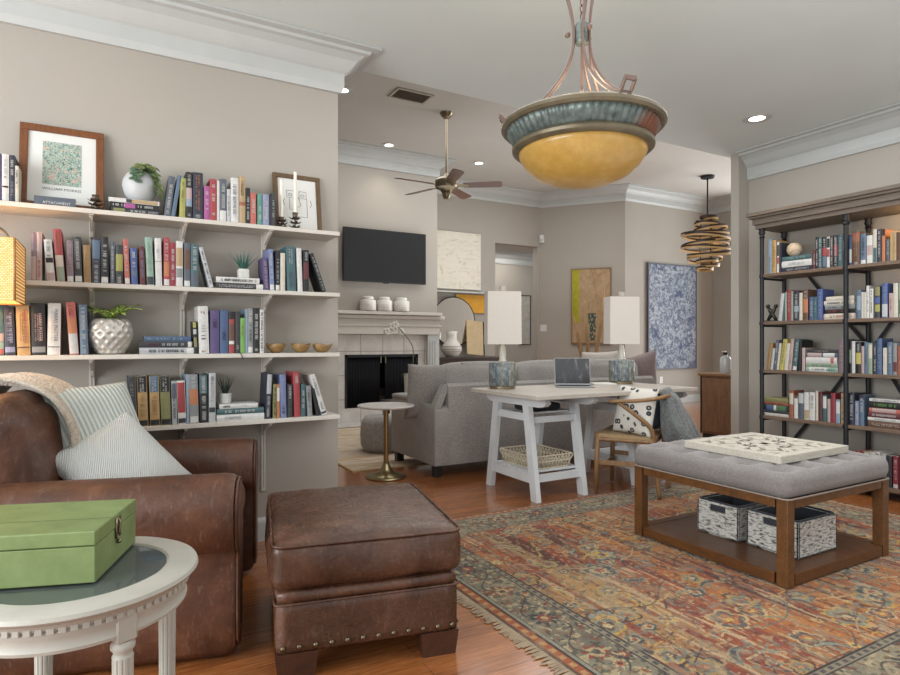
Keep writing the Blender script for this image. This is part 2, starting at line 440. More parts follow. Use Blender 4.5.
def make_book(t, h, d, colour, patches='', flat=False, hard=True, text=None):
    """a book in its own frame, standing: spine on y=0 facing -y, thickness along x, height along z"""
    m = MB(); bt = min(.003, t * .14)
    m.b2((0, .001, 0), (bt, d, h)); m.b2((t - bt, .001, 0), (t, d, h))
    n = 6; pts = []
    bulge = min(.004, t * .12) if hard else .0005
    for k in range(n + 1):
        a = k / n; pts.append((t * a, .002 - bulge * (1 - (2 * a - 1) ** 2), 0))
    m.prism(pts + [(t, .004, 0), (0, .004, 0)], (0, 0, h))
    o = m.build('book', cover_mat(colour))
    MB().b2((bt, .004, .003), (t - bt, d - .004, h - .003)).build('pages', M_page, o)
    ys = .002 - bulge - .0006
    r = random.Random(int(t * 1e5) * 31 + int(h * 1e4))
    def patch(nm, mat, x0, x1, z0, z1, e=0.0):
        q = MB(); k = 4
        P = [(t * (x0 + (x1 - x0) * i / k), .002 - bulge * (1 - (2 * (x0 + (x1 - x0) * i / k) - 1) ** 2) - .0005 - e) for i in range(k + 1)]
        for (a, b) in zip(P, P[1:]): q.quad((a[0], a[1], h * z0), (b[0], b[1], h * z0), (b[0], b[1], h * z1), (a[0], a[1], h * z1))
        return q.build(nm, mat, o)
    for pt in [p.strip() for p in patches.split(';') if p.strip()]:
        f = pt.split()
        if f[0] == 's': patch('spine_sticker', ink('white'), .06, .94, .015, .14, .0003)
        elif f[0] == 'B': patch('spine_band', ink(f[1]), .01, .99, float(f[2]), float(f[3]))
        elif f[0] == 'L':
            mat = ink(f[1]); z0, z1 = float(f[2]), float(f[3]); cols = int(f[4]) if len(f) > 4 else 1; q = MB()
            for c_ in range(cols):
                x0 = (.28 + .48 * c_ / cols) * t; x1 = x0 + (.46 / cols - (.07 if cols > 1 else 0)) * t; z = z1 * h - r.uniform(0, .02) * h
                while z > z0 * h:
                    g = min(.62 * (x1 - x0), .007) * r.uniform(.6, 1.1)
                    if r.random() > .14:
                        st = .28 * g; yq = -bulge + .0008
                        kind = r.randrange(4)
                        q.quad((x0, yq, z - st), (x1, yq, z - st), (x1, yq, z), (x0, yq, z))
                        if kind != 1: q.quad((x0, yq, z - g), (x1, yq, z - g), (x1, yq, z - g + st), (x0, yq, z - g + st))
                        if kind > 1: q.quad((x0, yq, z - g), (x0 + (x1 - x0) * .25, yq, z - g), (x0 + (x1 - x0) * .25, yq, z), (x0, yq, z))
                        if kind in (0, 3): q.quad((x0 + (x1 - x0) * .4, yq, z - g), (x0 + (x1 - x0) * .62, yq, z - g), (x0 + (x1 - x0) * .62, yq, z), (x0 + (x1 - x0) * .4, yq, z))
                    z -= g * 1.45
            if len(q.bm.faces): q.build('spine_lettering', mat, o)
        elif f[0] == 'T':      # readable lettering, running down the spine:  T colour z0 z1 x WORDS
            z0, z1, xc = float(f[2]) * h, float(f[3]) * h, float(f[4]) * t
            lettering('spine_lettering', ' '.join(f[5:]), ink(f[1]), o, (xc, -bulge + .0006, (z0 + z1) / 2), (0, 0, -1), (1, 0, 0), z1 - z0, min(.3 * t, .014))
    o['category'] = 'book'
    return o
def word(c): return WORD.get(c, c)
def register(o, colour, t, h, shelf, desc, flat, group):
    size = ('thick ' if t > .034 else 'slim ' if t < .0165 else '') + ('' if flat else 'tall ' if h > .245 else 'short ' if h < .175 else '')
    BOOKS.append(dict(o=o, c=word(colour), size=size, shelf=shelf, desc=desc, flat=flat)); o['group'] = group

def row(entries, shelf, group, z, plane, depth_max=.16, y_off=0.0):
    """plane 'Y': spines on Y=YS facing the room; 'X': spines on X=XB facing -X"""
    last = None
    for e in entries:
        x0, x1, yt, colour = e[:4]; lean = e[4] if len(e) > 4 else 0; pt = e[5] if len(e) > 5 else ''; desc = e[6] if len(e) > 6 else ''
        inset = e[7] if len(e) > 7 else 0
        fn = (lambda px, py: onY(px, py, YS + inset)) if plane == 'Y' else (lambda px, py: onX(px, py, XB + inset))
        A = fn(x0, 350); B = fn(x1, 350)
        t = ((B.x - A.x) if plane == 'Y' else (A.y - B.y)) * .965
        top = fn((x0 + x1) / 2 + lean, yt); hh = top.z - z
        C = fn(x0 + lean, 350); dx = (C.x - A.x) if plane == 'Y' else (A.y - C.y)
        a = math.atan2(dx, hh); h = max(.06, (hh - abs(math.sin(a)) * t) / math.cos(a) - .001)
        o = make_book(t, h, min(depth_max - inset * .6, max(.10, h * .66)), colour, pt)
        pos = A.copy(); pos.z = z + .0006 + (t * math.sin(a) if a > 0 else 0)
        if last is not None and abs(a) < .02:
            if plane == 'Y' and pos.x < last: pos.x = last + .0003
            if plane == 'X' and pos.y > last: pos.y = last - .0003
        o.location = pos
        R = Matrix.Rotation(a, 4, 'Y')
        if plane == 'X': R = Matrix.Rotation(-PI / 2, 4, 'Z') @ R
        o.rotation_euler = R.to_euler()
        last = (pos.x + t) if plane == 'Y' else (pos.y - t)
        register(o, colour, t, h, shelf, desc, False, group)
def flatrow(entries, shelf, group, z, plane, yaw=0.0, depth_max=.155):
    """books lying in a stack, given from the bottom one up: (x0, x1, thickness, colour, patches, desc)"""
    for e in entries:
        x0, x1, th, colour = e[:4]; pt = e[4] if len(e) > 4 else ''; desc = e[5] if len(e) > 5 else ''
        fn = (lambda px: onY(px, 350, YS)) if plane == 'Y' else (lambda px: onX(px, 350, XB))
        A = fn(x0); B = fn(x1); L = (B.x - A.x) if plane == 'Y' else (A.y - B.y)
        o = make_book(th, L, min(depth_max, max(.09, L * .7)), colour, pt)
        # lay it down: book height -> along the shelf, thickness -> up; the head of the spine to the left
        R = Matrix(((0, 0, -1, 0), (0, 1, 0, 0), (1, 0, 0, 0), (0, 0, 0, 1)))      # x->z, z->-x
        if plane == 'X': R = Matrix.Rotation(-PI / 2, 4, 'Z') @ R
        o.rotation_euler = R.to_euler(); p = B.copy(); p.z = z + .0006; o.location = p
        z += th + .0012
        register(o, colour, th, L, shelf, desc, True, group)
    return z

W = SHZ
g1, g2, g3, g4 = 'books on the top wall shelf', 'books on the second wall shelf', 'books on the third wall shelf', 'books on the lowest wall shelf'
row([(-6, 1.3, 153, 'purple', 0, 'L white .3 .9', 'at the frame edge'),
     (1.8, 9.1, 154, 'white', 0, 'B black .29 .33;L silver .5 .9;L slate .05 .1', 'with a thin black band'),
     (9.3, 15, 155, 'navy', 0, 'L white .5 .9;L lavender .15 .45', 'with white letters'),
     (15.1, 18.6, 165.6, 'cream', 0, 'L black .35 .9', 'with black letters')], SHN[0], g1, W[0], 'Y')
zz = flatrow([(34, 75.5, .041, 'slate', 'T white .12 .8 .32 ATTACHMENT', 'with a white title facing out')], SHN[0], g1, W[0], 'Y', depth_max=.07)
ZS1 = flatrow([(111, 159, .021, 'charcoal', 'B olive .72 .95;L white .3 .6;L silver .05 .25', 'with an olive patch'),
         (110, 159.4, .025, 'black', 'L white .72 .95;B magenta .5 .72;L white .1 .45', 'with a magenta patch'),
         (108.5, 159.4, .02, 'white', 'B charcoal .55 .66;B tan .03 .55', 'half white and half tan')], SHN[0], g1, W[0], 'Y')
row([(163.9, 170.6, 176, 'slate', 5.2, 'L white .3 .85;L pale .05 .3', 'leaning right, white letters'),
     (170.9, 175, 175, 'steel', 7.2, '', 'leaning right on its neighbour'),
     (179.2, 185.3, 178, 'chartreuse', 1.5, 'L olive .4 .9', 'tilted slightly right'),
     (186, 192.3, 172, 'black', 0, 'B pink .42 .66;B sky .26 .42;L white .7 .95;L silver .05 .12', 'with pink and blue bands'),
     (192.8, 203.3, 172.5, 'navy', 0, 'L orange .2 .95 2;L pale .03 .1', 'with orange letters'),
     (204, 210, 186, 'magenta', 0, 'L white .3 .85', 'the only bright magenta one'),
     (210, 216.9, 179, 'red', 0, 'L white .5 .65;L white .82 .88;L white .15 .2', 'with small white letters'),
     (217, 219.6, 180.5, 'white', 0, '', ''),
     (219.7, 226.8, 179, 'slate', 0, 'B white .0 .26;L white .3 .9', 'with a white foot'),
     (226.9, 230.8, 189, 'pale', 0, 'L grey .2 .8', ''),
     (230.9, 238.9, 177.8, 'white', 0, 'L grey .1 .9', 'with grey letters'),
     (239.2, 245.6, 176.4, 'tan', 0, 'B rust .38 .46;L brown .6 .9', 'with a rust band'),
     (245.8, 250.4, 187.8, 'black', 0, 'L white .15 .8', 'with white letters'),
     (250.5, 256.4, 192.8, 'coral', 0, 'L white .4 .8', 'the coral one'),
     (257.4, 262.2, 193.7, 'seafoam', 0, 'L white .2 .6', 'the green one'),
     (262.6, 269.2, 194.4, 'lavender', 0, 'L white .2 .8', ''),
     (269.4, 271.2, 196.7, 'navy', 0, '', ''),
     (271.4, 275.3, 193, 'charcoal', 0, 'L pale .3 .8', 'last before the small frame')], SHN[0], g1, W[0], 'Y', depth_max=.15)
row([(31, 36.4, 232, 'mauve', 0, 'B pink .02 .5', 'beside the woven lamp shade'), (36.5, 42.2, 232, 'pink', 0, 'L coral .1 .5', ''),
     (47.4, 55.6, 239, 'white', -4, 'B black .44 .56;B pink .02 .2;L grey .62 .95', 'with a black label, leaning left'),
     (57.2, 65.6, 228.5, 'red', -4.6, 'B sage .01 .28;B cream .28 .5;L rust .6 .95', 'red over pale green, leaning left'),
     (67.2, 74, 240, 'mauve', -1, 'L pink .3 .9;s', 'with a white sticker'), (75, 82.8, 236.7, 'charcoal', -2, 'L white .3 .95;s', 'with big white letters and a sticker'),
     (84, 91.5, 245, 'ochre', -1, 'L tan .1 .8', ''), (92, 100.5, 238.7, 'navy', 0, 'B steel .55 .97;L white .05 .5', 'with a blue upper half'),
     (101, 108.7, 236.7, 'black', 0, 'L white .25 .85;s', 'with a small white title and sticker'), (110.5, 114.7, 241.5, 'slate', 0, 'L white .1 .9', ''),
     (115.5, 123.3, 244.8, 'charcoal', 0, 'B chartreuse .33 .76;L white .05 .28', 'with a yellow label'),
     (125, 130.2, 239, 'coral', -2.2, 'L white .3 .85;s', 'coral red with a sticker'), (131.5, 138, 248, 'royal', -1.5, 'L white .5 .9;B steel .25 .4', ''),
     (140, 145.6, 246.5, 'maroon', -1.2, 'L lavender .2 .9', ''), (147.2, 154.4, 237, 'mint', -2.4, 'B charcoal .02 .18;L sage .3 .9', 'pale green with a dark foot'),
     (155.7, 162.4, 238, 'white', -1.3, 'B grey .5 .515;L silver .6 .8', 'plain white with one fine line'), (163.7, 169.9, 237.3, 'red', 0, 'B orange .2 .5;L white .55 .95;s', 'red and orange with a sticker'),
     (170.2, 175.8, 242.5, 'crimson', 0, 'L white .15 .85', ''), (176, 183, 241, 'white', 0, 'B tan .45 .85;B grey .2 .4;s', 'with a tan picture and sticker'),
     (184, 190.6, 242.8, 'slate', 0, 'B brown .4 .85;s', 'blue and brown with a sticker'), (190.9, 198.7, 244.4, 'teal', 0, 'L white .4 .95;B slate .02 .3', 'with white letters'),
     (209.6, 213.8, 246.7, 'pale', -11.2, 'L charcoal .1 .9', 'slanting against the row')], SHN[1], g2, W[1], 'Y')
ZS2 = flatrow([(216, 264, .030, 'charcoal', 'L white .2 .95 2;B white .02 .17', 'with a white sticker at the end'), (216, 259.5, .029, 'white', 'L slate .08 .9;L black .5 .8', 'under the spiky potted plant')], SHN[1], g2, W[1], 'Y', depth_max=.15)
row([(264.2, 269.2, 257.5, 'purple', -2, 'L pink .1 .9', 'with pink letters'), (270, 274.7, 249, 'periwinkle', -1.8, 'L white .3 .9;s', 'with a sticker'),
     (275.6, 280, 250.3, 'black', 0, 'L silver .2 .8;s', 'black and grey with a sticker'), (280.4, 285.3, 253, 'cream', 0, '', ''),
     (287.2, 296.4, 246.4, 'teal', -1.2, 'L pale .6 .95 2;L slate .1 .5', 'the broad dark teal one'), (297.9, 302.9, 248, 'white', -1.6, '', ''),
     (303.3, 309, 250, 'black', 0, 'B maroon .3 .7;L pale .75 .95', 'with a maroon patch'), (322.6, 326.6, 252.5, 'black', -13.6, 'L pale .05 .9', 'slanting at the shelf end')], SHN[1], g2, W[1], 'Y')
HP = 'T {0} .26 .84 .5 HARRY POTTER;B {1} .07 .14'
row([(-4, 4.2, 300, 'teal', 0, 'B pink .25 .4;B mint .12 .24;B coral .02 .12', 'with pink and coral blocks'),
     (4.8, 16, 306, 'navy', -2.2, 'T lavender .24 .86 .66 HARRY POTTER;B lavender .06 .17;L lavender .3 .85', 'with lavender lettering'),
     (17.2, 31, 305, 'gold', -1.7, 'T red .24 .9 .66 HARRY POTTER;L brown .28 .84 3;B brown .14 .17', 'with red lettering'),
     (31.6, 46.6, 302.8, 'black', -1.4, 'T pink .26 .8 .66 HARRY POTTER;L pink .28 .8 3;B grey .05 .16', 'with pink lettering'),
     (47.1, 60.4, 303, 'white', 1.0, 'T slate .26 .88 .66 HARRY POTTER;L silver .26 .86 3;B grey .14 .17', 'with blue-grey lettering'),
     (69.6, 79.2, 301.7, 'coral', -4, 'B orange .4 .7;B pale .02 .4;L red .75 .95', 'coral fading to grey, leaning left'),
     (80.4, 88.7, 304.4, 'steel', -1.8, 'L white .3 .95;L pale .05 .2', 'with white letters')], SHN[2], g3, W[2], 'Y')
flatrow([(139.4, 194, .031, 'silver', 'B white .02 .14;L navy .2 .85', 'with navy letters'), (140, 193, .03, 'charcoal', 'B white .03 .1;L pale .15 .6;L maroon .65 .85', 'with a white sticker'),
         (144, 191, .024, 'blue', 'L mint .2 .95', 'uppermost of three')], SHN[2], g3, W[2], 'Y')
row([(194.4, 198.2, 321, 'black', -2, 'B chartreuse .8 .98;B pale .6 .75;B olive .2 .5', 'black with green pictures'),
     (199.2, 209.6, 306, 'white', -1.5, 'L red .84 .9 2;L black .3 .6;L rust .06 .12', 'the broadest white one'),
     (210.2, 219.6, 310.3, 'purple', 0, 'L black .6 .8', ''), (220, 228.5, 310.3, 'blue', 0, 'L navy .3 .5', ''), (228.8, 234.7, 311.7, 'brown', 0, 'B black .82 1;B red .72 .82;B white .22 .3;B red .01 .2', 'with red and white blocks'),
     (235.4, 240, 311.7, 'charcoal', 0, 'L pale .1 .2', ''), (240.3, 245.3, 317.8, 'lime', 0, 'L olive .4 .8', 'the bright green one'), (245.5, 247.8, 309, 'sky', 0, '', ''),
     (248, 253, 308.3, 'grey', 0, 'L white .7 .95;L charcoal .2 .65;s', 'with a sticker'), (253.3, 259.6, 307.8, 'black', 0, 'L white .3 .95;L white .05 .1', 'with bold white letters'),
     (259.9, 263.9, 309.5, 'white', 0, 'L black .05 .95', 'with black letters, last before the bowls')], SHN[2], g3, W[2], 'Y')
row([(129.5, 137, 376.4, 'charcoal', -2, 'L grey .6 .9', 'half behind the striped cushion'),
     (138.6, 148.6, 376, 'gold', -1.8, 'B black .68 1;L white .7 .97 2;B black .01 .12;L ochre .2 .6', 'gold with a black head, nearest the cushion'),
     (150.4, 160.4, 376, 'gold', -1.4, 'B steel .68 1;L white .7 .97 2;B black .01 .12;L ochre .2 .6', 'gold with a blue head'),
     (161.4, 171.4, 376, 'olive', -1.8, 'B black .68 1;L white .7 .97 2;B black .01 .12', 'olive gold with a black head'),
     (172.4, 177.4, 381, 'silver', -1.2, 'B slate .6 .95;L navy .1 .6', ''), (178.3, 186.7, 380.5, 'white', -1.8, 'B red .26 .96;B navy .02 .13', 'with a large red block'),
     (186.9, 189.6, 374.4, 'sky', -1, '', ''), (190, 199.2, 374.4, 'grey', -1.5, 'B orange .38 .7;L pale .72 .98;s', 'with an orange picture and sticker'),
     (200, 208.5, 374, 'black', -1, 'B teal .6 .98;L white .62 .95;L white .08 .55', 'with a teal head'), (208.9, 215.8, 373, 'pale', 0, 'L pink .4 .8;L slate .8 .97;B charcoal .2 .3', 'pale blue-grey, beside the flat stack')], SHN[3], g4, W[3], 'Y')
ZS4 = flatrow([(216.7, 264.2, .034, 'white', 'L silver .5 .85', 'bottom one of the stack'), (217, 264, .028, 'teal', 'L white .2 .85', 'in the middle of the stack'), (219.4, 258, .024, 'white', 'L black .75 .9;L charcoal .3 .34', 'under the small grass pot')], SHN[3], g4, W[3], 'Y', depth_max=.14)
row([(265.2, 270.4, 373.3, 'navy', 2.2, 'B silver .55 .98;L white .05 .5', 'navy and grey, leaning right'), (272.9, 276.5, 384, 'olive', .5, 'L black .1 .9', ''), (277, 280, 384.4, 'orange', 0, 'B white .5 .9', ''),
     (280.8, 286.8, 374.4, 'periwinkle', -1, 'L navy .1 .3', 'the tall blue one'), (287.6, 292.6, 384.4, 'charcoal', 0, 'L white .6 .95;L green .2 .5', ''), (294.4, 300.8, 371.7, 'red', -1.4, 'L white .75 .95', 'tallest red one'),
     (301.1, 305.6, 384, 'teal', 0, 'L white .3 .8', ''), (307.6, 312.6, 385.5, 'grey', -1.6, 'L brown .3 .9', ''), (316.5, 320.5, 388, 'black', -5, '', 'leaning left'),
     (322, 327.4, 373.7, 'white', -13, 'L grey .15 .9;B charcoal .03 .08', 'slanting at the shelf end')], SHN[3], g4, W[3], 'Y')
# ------------------------------------------------------------------ the right-hand bookcase
XB = 4.80                      # spine plane
BF, BB = 4.772, 5.085          # front and back posts
BY0, BYM = 3.107, 2.444; BY1 = 2 * BYM - BY0   # post lines along Y (left, middle, right end)
BZ = [.09, .506, .888, 1.292, 1.689]; BT = 2.07
M_cwood = wood('grey oak', '#54443a', '#7d6855', 5, (12, 1, 12), .55)
bk = thing('bookcase', 'tall black iron and grey oak bookcase against the right wall', 'bookcase', ((BF + BB) / 2, BYM, 0))
bx, by = (BF + BB) / 2, BYM
dx_ = (BB - BF) / 2
for sx in (-dx_, dx_):
    for yy in (BY0 - by, 0, BY1 - by):
        m = MB(); m.cyl((sx, yy, 0), (sx, yy, BT - .06), .0165, seg=14)
        for z in BZ: m.cyl((sx, yy, z - .03), (sx, yy, z - .004), .021, seg=14)
        m.lathe([(.0165, BT - .08), (.024, BT - .07), (.018, BT - .055), (.027, BT - .035), (.022, BT - .015), (.028, BT - .001)], (sx, yy, 0), 14)
        m.build('post', M_black, bk, 'auto')
for i, z in enumerate(BZ):
    for (ya, yb) in ((BY0 - by, 0), (0, BY1 - by)):
        MB().b2((-dx_ - .012, ya - .018, z - .026), (dx_ + .012, yb + .018, z), .003).build('shelf_board', M_cwood, bk)
    for yy in (BY0 - by, 0, BY1 - by):
        MB().b2((-dx_, yy - .006, z - .045), (dx_, yy + .006, z - .027)).build('side_rail', M_black, bk)
# cornice, built as stepped mouldings round a slab
ch = 2.205 - BT; m = MB()
for k, (z0, z1, o_) in enumerate([(0, .035, .012), (.035, .085, .028), (.085, .105, .048), (.105, .135, .062)]):
    m.b2((-dx_ - .02 - o_, BY0 - by + .03 + o_, BT + z0), (dx_ + .015, BY1 - by - .03 - o_, BT + z1), .004)
m.build('cornice', wood('weathered oak', '#574e46', '#786b5e', 5, (12, 1, 12), .6), bk)
# flat iron cross braces behind the books
def brace(y0, z0, y1, z1): MB().bar((dx_ + .004, y0 - by, z0), (dx_ + .004, y1 - by, z1), .026, .006, up=(1, 0, 0)).build('brace', M_black, bk)
q = lambda px, py: onX(px, py, BB)
for (a, b) in (((806, 273), (829, 302)), ((846, 321), (868, 346)), ((893, 320), (875, 345)), ((846, 373), (832, 392)), ((891, 376), (903, 396)), ((807, 423), (788, 446))):
    A, B = q(*a), q(*b); d = (B - A); B = A + d * 1.6
    brace(A.y, A.z, B.y, B.z)
bs = ['top bookcase shelf', 'second bookcase shelf', 'third bookcase shelf', 'fourth bookcase shelf', 'lowest bookcase shelf']
zs = [1.689, 1.292, .888, .506, .09]; gs = ['books on the ' + s for s in bs]
row([(768.4, 771.8, 239, 'sky', 0, 'L grey .1 .5', ''), (772, 776.2, 240, 'gold', 0, 'L ochre .2 .8', ''), (776.8, 779, 242, 'white', 0, 'B black .55 .9;B red .3 .5', ''), (779.2, 781.4, 242.5, 'navy', 0, '', '')], bs[0], gs[0], zs[0], 'X')
ZR1 = flatrow([(782, 812, .037, 'navy', 'L white .1 .85 2', 'with white letters'), (781.8, 811.6, .05, 'white', 'L silver .2 .8', 'in the middle of the stack'), (782.2, 811, .036, 'teal', 'L mint .2 .8', 'under the round ball')], bs[0], gs[0], zs[0], 'X', depth_max=.2)
row([(812.8, 815.2, 250, 'maroon', 0, 'L white .2 .8', ''), (815.4, 818.2, 237, 'black', 0, 'L white .1 .95', ''), (818.4, 821.8, 237, 'teal', 0, 'L white .1 .95', ''), (822.2, 826.4, 237, 'black', 0, 'B red .4 .66;B steel .05 .38;L white .7 .95', 'with red and blue bands'),
     (826.7, 829.8, 236.8, 'white', 0, 'B red .35 .6;B black .65 .95', ''), (830, 833.2, 235.8, 'charcoal', 0, 'L white .1 .95', ''), (833.5, 837.8, 235, 'black', 0, 'B crimson .35 .7;L white .05 .95', 'with a crimson band'), (838.1, 842.6, 234.4, 'teal', 0, 'L pale .2 .9', ''), (842.8, 845.3, 234, 'purple', 0, 'B pink .5 .8', ''),
     (849, 851.7, 235.8, 'blue', 0, 'B white .1 .55', ''), (852, 860, 232, 'brown', 0, 'L tan .3 .9 2;B rust .7 .98;L white .02 .1', 'the broad brown one'), (860.5, 866.2, 233.6, 'steel', 0, 'L navy .3 .9;s', 'with a sticker'),
     (866.7, 872.7, 235.3, 'white', 0, 'B pink .3 .65', 'white and pink'), (873, 876.8, 229, 'cream', 0, 'B teal .02 .45', 'cream over teal'), (877, 881.3, 229, 'navy', 0, 'L white .1 .95', ''), (881.8, 885.3, 229, 'orange', 0, 'B black .8 1', 'with a black head'),
     (886.2, 889.6, 239, 'slate', 0, 'L pale .3 .9', ''), (890, 892.8, 231, 'gold', 0, '', ''), (893, 896.4, 231, 'tan', 0, 'L gold .3 .8', ''), (896.8, 903, 232, 'brown', 0, '', 'at the right picture edge')], bs[0], gs[0], zs[0], 'X')
row([(778.2, 781.6, 293, 'pale', 3, '', 'leaning beside the dark bookend'), (785, 786.7, 292, 'mint', 0, '', ''), (786.9, 791, 290, 'crimson', 0, 'L pink .2 .9', 'the red one'), (791.1, 793.2, 291, 'sage', 0, '', ''), (793.7, 799, 291, 'navy', 0, 'L white .1 .9;B sky .3 .5', ''),
     (799.3, 802.5, 292.7, 'cream', 0, '', ''), (803, 808.2, 289.5, 'brown', 0, 'B orange .25 .7;L pale .75 .95', 'with an orange picture'), (809.4, 813.6, 296.7, 'blue', 0, 'L pale .2 .8', ''), (813.8, 816.8, 296.7, 'teal', 0, 'L mint .3 .8', ''), (817.2, 822.8, 289, 'royal', 0, 'L sky .1 .9', 'the tall blue one')], bs[1], gs[1], zs[1], 'X')
flatrow([(823.6, 855.6, .044, 'pink', 'B cream .05 .95;L coral .1 .8', 'bottom one of the stack'), (825, 855, .03, 'black', 'L red .2 .9', ''), (825, 855, .03, 'grey', 'L charcoal .2 .9', ''), (824, 854, .034, 'ivory', 'L charcoal .1 .9', 'with dark letters'), (826, 854, .031, 'cream', '', 'uppermost of the stack')], bs[1], gs[1], zs[1], 'X', depth_max=.2)
row([(856.5, 861, 290, 'steel', 0, 'B sky .3 .8', ''), (861.3, 863.7, 292, 'ivory', 0, '', ''), (863.9, 866.2, 292, 'cream', 0, '', ''), (866.4, 869.3, 285.6, 'white', 0, 'L grey .2 .8', ''), (869.6, 873.3, 288.7, 'white', 0, 'L charcoal .2 .95', ''), (874.7, 880.2, 286, 'charcoal', 0, 'B olive .7 .98;B royal .45 .65;B chartreuse .2 .42', 'with green and blue pictures'),
     (881.8, 887.8, 283.3, 'royal', 0, 'B pale .03 .4;L sky .45 .9', 'royal blue with a pale foot'), (889, 893.1, 293, 'pink', 0, 'L coral .3 .8', ''), (893.3, 898.2, 283, 'cream', 0, '', ''), (898.7, 903, 282.5, 'sage', 0, 'B green .1 .5', 'at the right picture edge')], bs[1], gs[1], zs[1], 'X')
row([(766, 769.7, 343, 'ochre', 3.4, '', 'leaning right, first in the row'), (770.2, 772.8, 348, 'pale', 2.6, '', ''), (773.2, 776.2, 339.7, 'slate', 2.9, 'L white .2 .9', ''), (776.4, 778.8, 343, 'cream', 2.9, '', ''), (779.2, 783.4, 338.8, 'yellow', 4.4, 'L olive .2 .9', 'the yellow one'), (784, 787.8, 343, 'cream', 2.6, '', ''),
     (788.1, 791.4, 338.8, 'pink', 2.8, 'L grey .2 .5', ''), (792.3, 796.6, 339, 'teal', 3.2, 'L white .3 .9;s', 'with a sticker'), (797.7, 800.6, 340, 'black', 1.2, '', ''), (801.9, 805.2, 347.7, 'pink', 0, '', 'beside the flat stack')], bs[2], gs[2], zs[2], 'X')
flatrow([(806, 838, .036, 'mint', 'B white .3 .9;L teal .1 .8', 'bottom one of the stack'), (806, 838, .028, 'sage', 'L green .2 .8', ''), (806, 837, .046, 'white', 'B coral .1 .2', 'the thick white one'), (806, 838, .034, 'slate', 'B pink .5 .95;B white .1 .45', 'pink and white'), (807, 838, .022, 'charcoal', 'L pink .3 .8', 'uppermost of the stack')], bs[2], gs[2], zs[2], 'X', depth_max=.2)
row([(838.6, 844, 338.8, 'mauve', 0, 'L pink .2 .8', 'beside the middle post'), (849, 851.5, 339.7, 'black', 0, 'B sage .3 .7', ''), (851.8, 855.2, 341, 'white', 0, '', ''), (855.6, 861.2, 342, 'black', 0, 'B yellow .3 .66;L pale .7 .95', 'with a yellow block'), (861.4, 864.2, 346, 'pink', 0, '', ''), (864.4, 868, 342, 'steel', 0, 'L slate .2 .8', ''),
     (868.2, 872.4, 343, 'sage', 0, 'B cream .5 .95', ''), (873.3, 876.4, 342.8, 'navy', 0, 'L white .1 .9', ''), (876.7, 882.2, 338.3, 'blue', 0, 'L sky .1 .95', 'the tall blue one'), (883, 887, 347.7, 'cream', 0, '', ''), (887.4, 892.6, 342, 'steel', 0, 'L white .3 .9', ''), (893, 897, 342.8, 'grey', 0, 'B maroon .1 .4', ''), (897.5, 902, 346, 'rust', 0, '', 'at the right picture edge')], bs[2], gs[2], zs[2], 'X')
flatrow([(764.5, 788.4, .022, 'ivory', '', 'bottom one of the stack'), (764.5, 788.2, .02, 'charcoal', '', ''), (764.2, 788.6, .046, 'navy', 'B green .1 .5;B white .5 .6;B blue .62 .9', 'with green and blue blocks'), (764.2, 788, .024, 'rust', 'L black .2 .9', ''), (764.5, 788, .034, 'olive', '', 'uppermost of the stack')], bs[3], gs[3], zs[3], 'X', depth_max=.2)
row([(789.3, 793.6, 390.5, 'rust', 0, 'B cream .5 .9', 'beside the flat stack'), (794.1, 797.9, 396, 'white', 0, 'B maroon .9 1', ''), (798.4, 803.8, 392.8, 'slate', 0, 'B pale .6 .98', ''), (804.1, 809, 392.3, 'white', 0, 'B tan .03 .35', 'with a tan foot'), (809.4, 815.2, 392.3, 'white', 0, 'L grey .4 .9', 'broad and plain'), (815.6, 818.2, 391, 'cream', 0, '', ''),
     (818.4, 822.4, 392, 'maroon', 0, 'L slate .2 .8', ''), (822.7, 826.7, 395, 'teal', 0, 'B white .5 .95', ''), (827.4, 830.4, 399, 'pink', 0, '', ''), (831, 835.4, 393, 'crimson', 0, '', 'the tall red one'), (835.8, 840.2, 399.5, 'sky', 0, 'B white .4 .9', ''), (841, 844, 393.3, 'tan', 0, 'L black .1 .9', ''),
     (848.6, 854.6, 393, 'navy', 0, 'L white .1 .95', 'with white letters'), (855, 858.7, 401, 'lavender', 0, 'L white .2 .9', ''), (859.2, 864.3, 395, 'steel', 0, 'L white .4 .9;B navy .85 1', 'last before the flat stack')], bs[3], gs[3], zs[3], 'X', depth_max=.18)
flatrow([(868, 903, .046, 'brown', 'L cream .1 .9 2', 'bottom one of the stack'), (867.6, 903, .022, 'white', 'L grey .2 .8', ''), (868.4, 903, .036, 'maroon', 'L white .2 .9', 'with white letters'), (869, 903, .03, 'coral', 'B pink .2 .9', ''), (869.5, 903, .046, 'black', 'L lime .2 .85', 'with green letters'), (869.2, 902, .02, 'white', 'L charcoal .1 .9', 'uppermost of the stack')], bs[3], gs[3], zs[3], 'X', depth_max=.2)
row([(855.6, 859.4, 451, 'red', 0, '', 'just above the tufted table'), (859.7, 863.6, 451, 'crimson', 0, '', ''), (864, 869.6, 452, 'cream', 0, '', ''), (870, 875, 452, 'white', 0, 'B black .7 .9', ''), (875.4, 880.4, 452, 'white', 0, 'L black .6 .95', 'with black letters'), (881, 886, 454, 'pale', 0, '', ''), (886.6, 892, 456, 'charcoal', 0, '', ''), (893, 898.4, 456.7, 'crimson', 0, 'L white .3 .9;s', 'crimson with a sticker'), (898.8, 903, 456, 'maroon', 0, '', 'at the right picture edge')], bs[4], gs[4], zs[4], 'X')
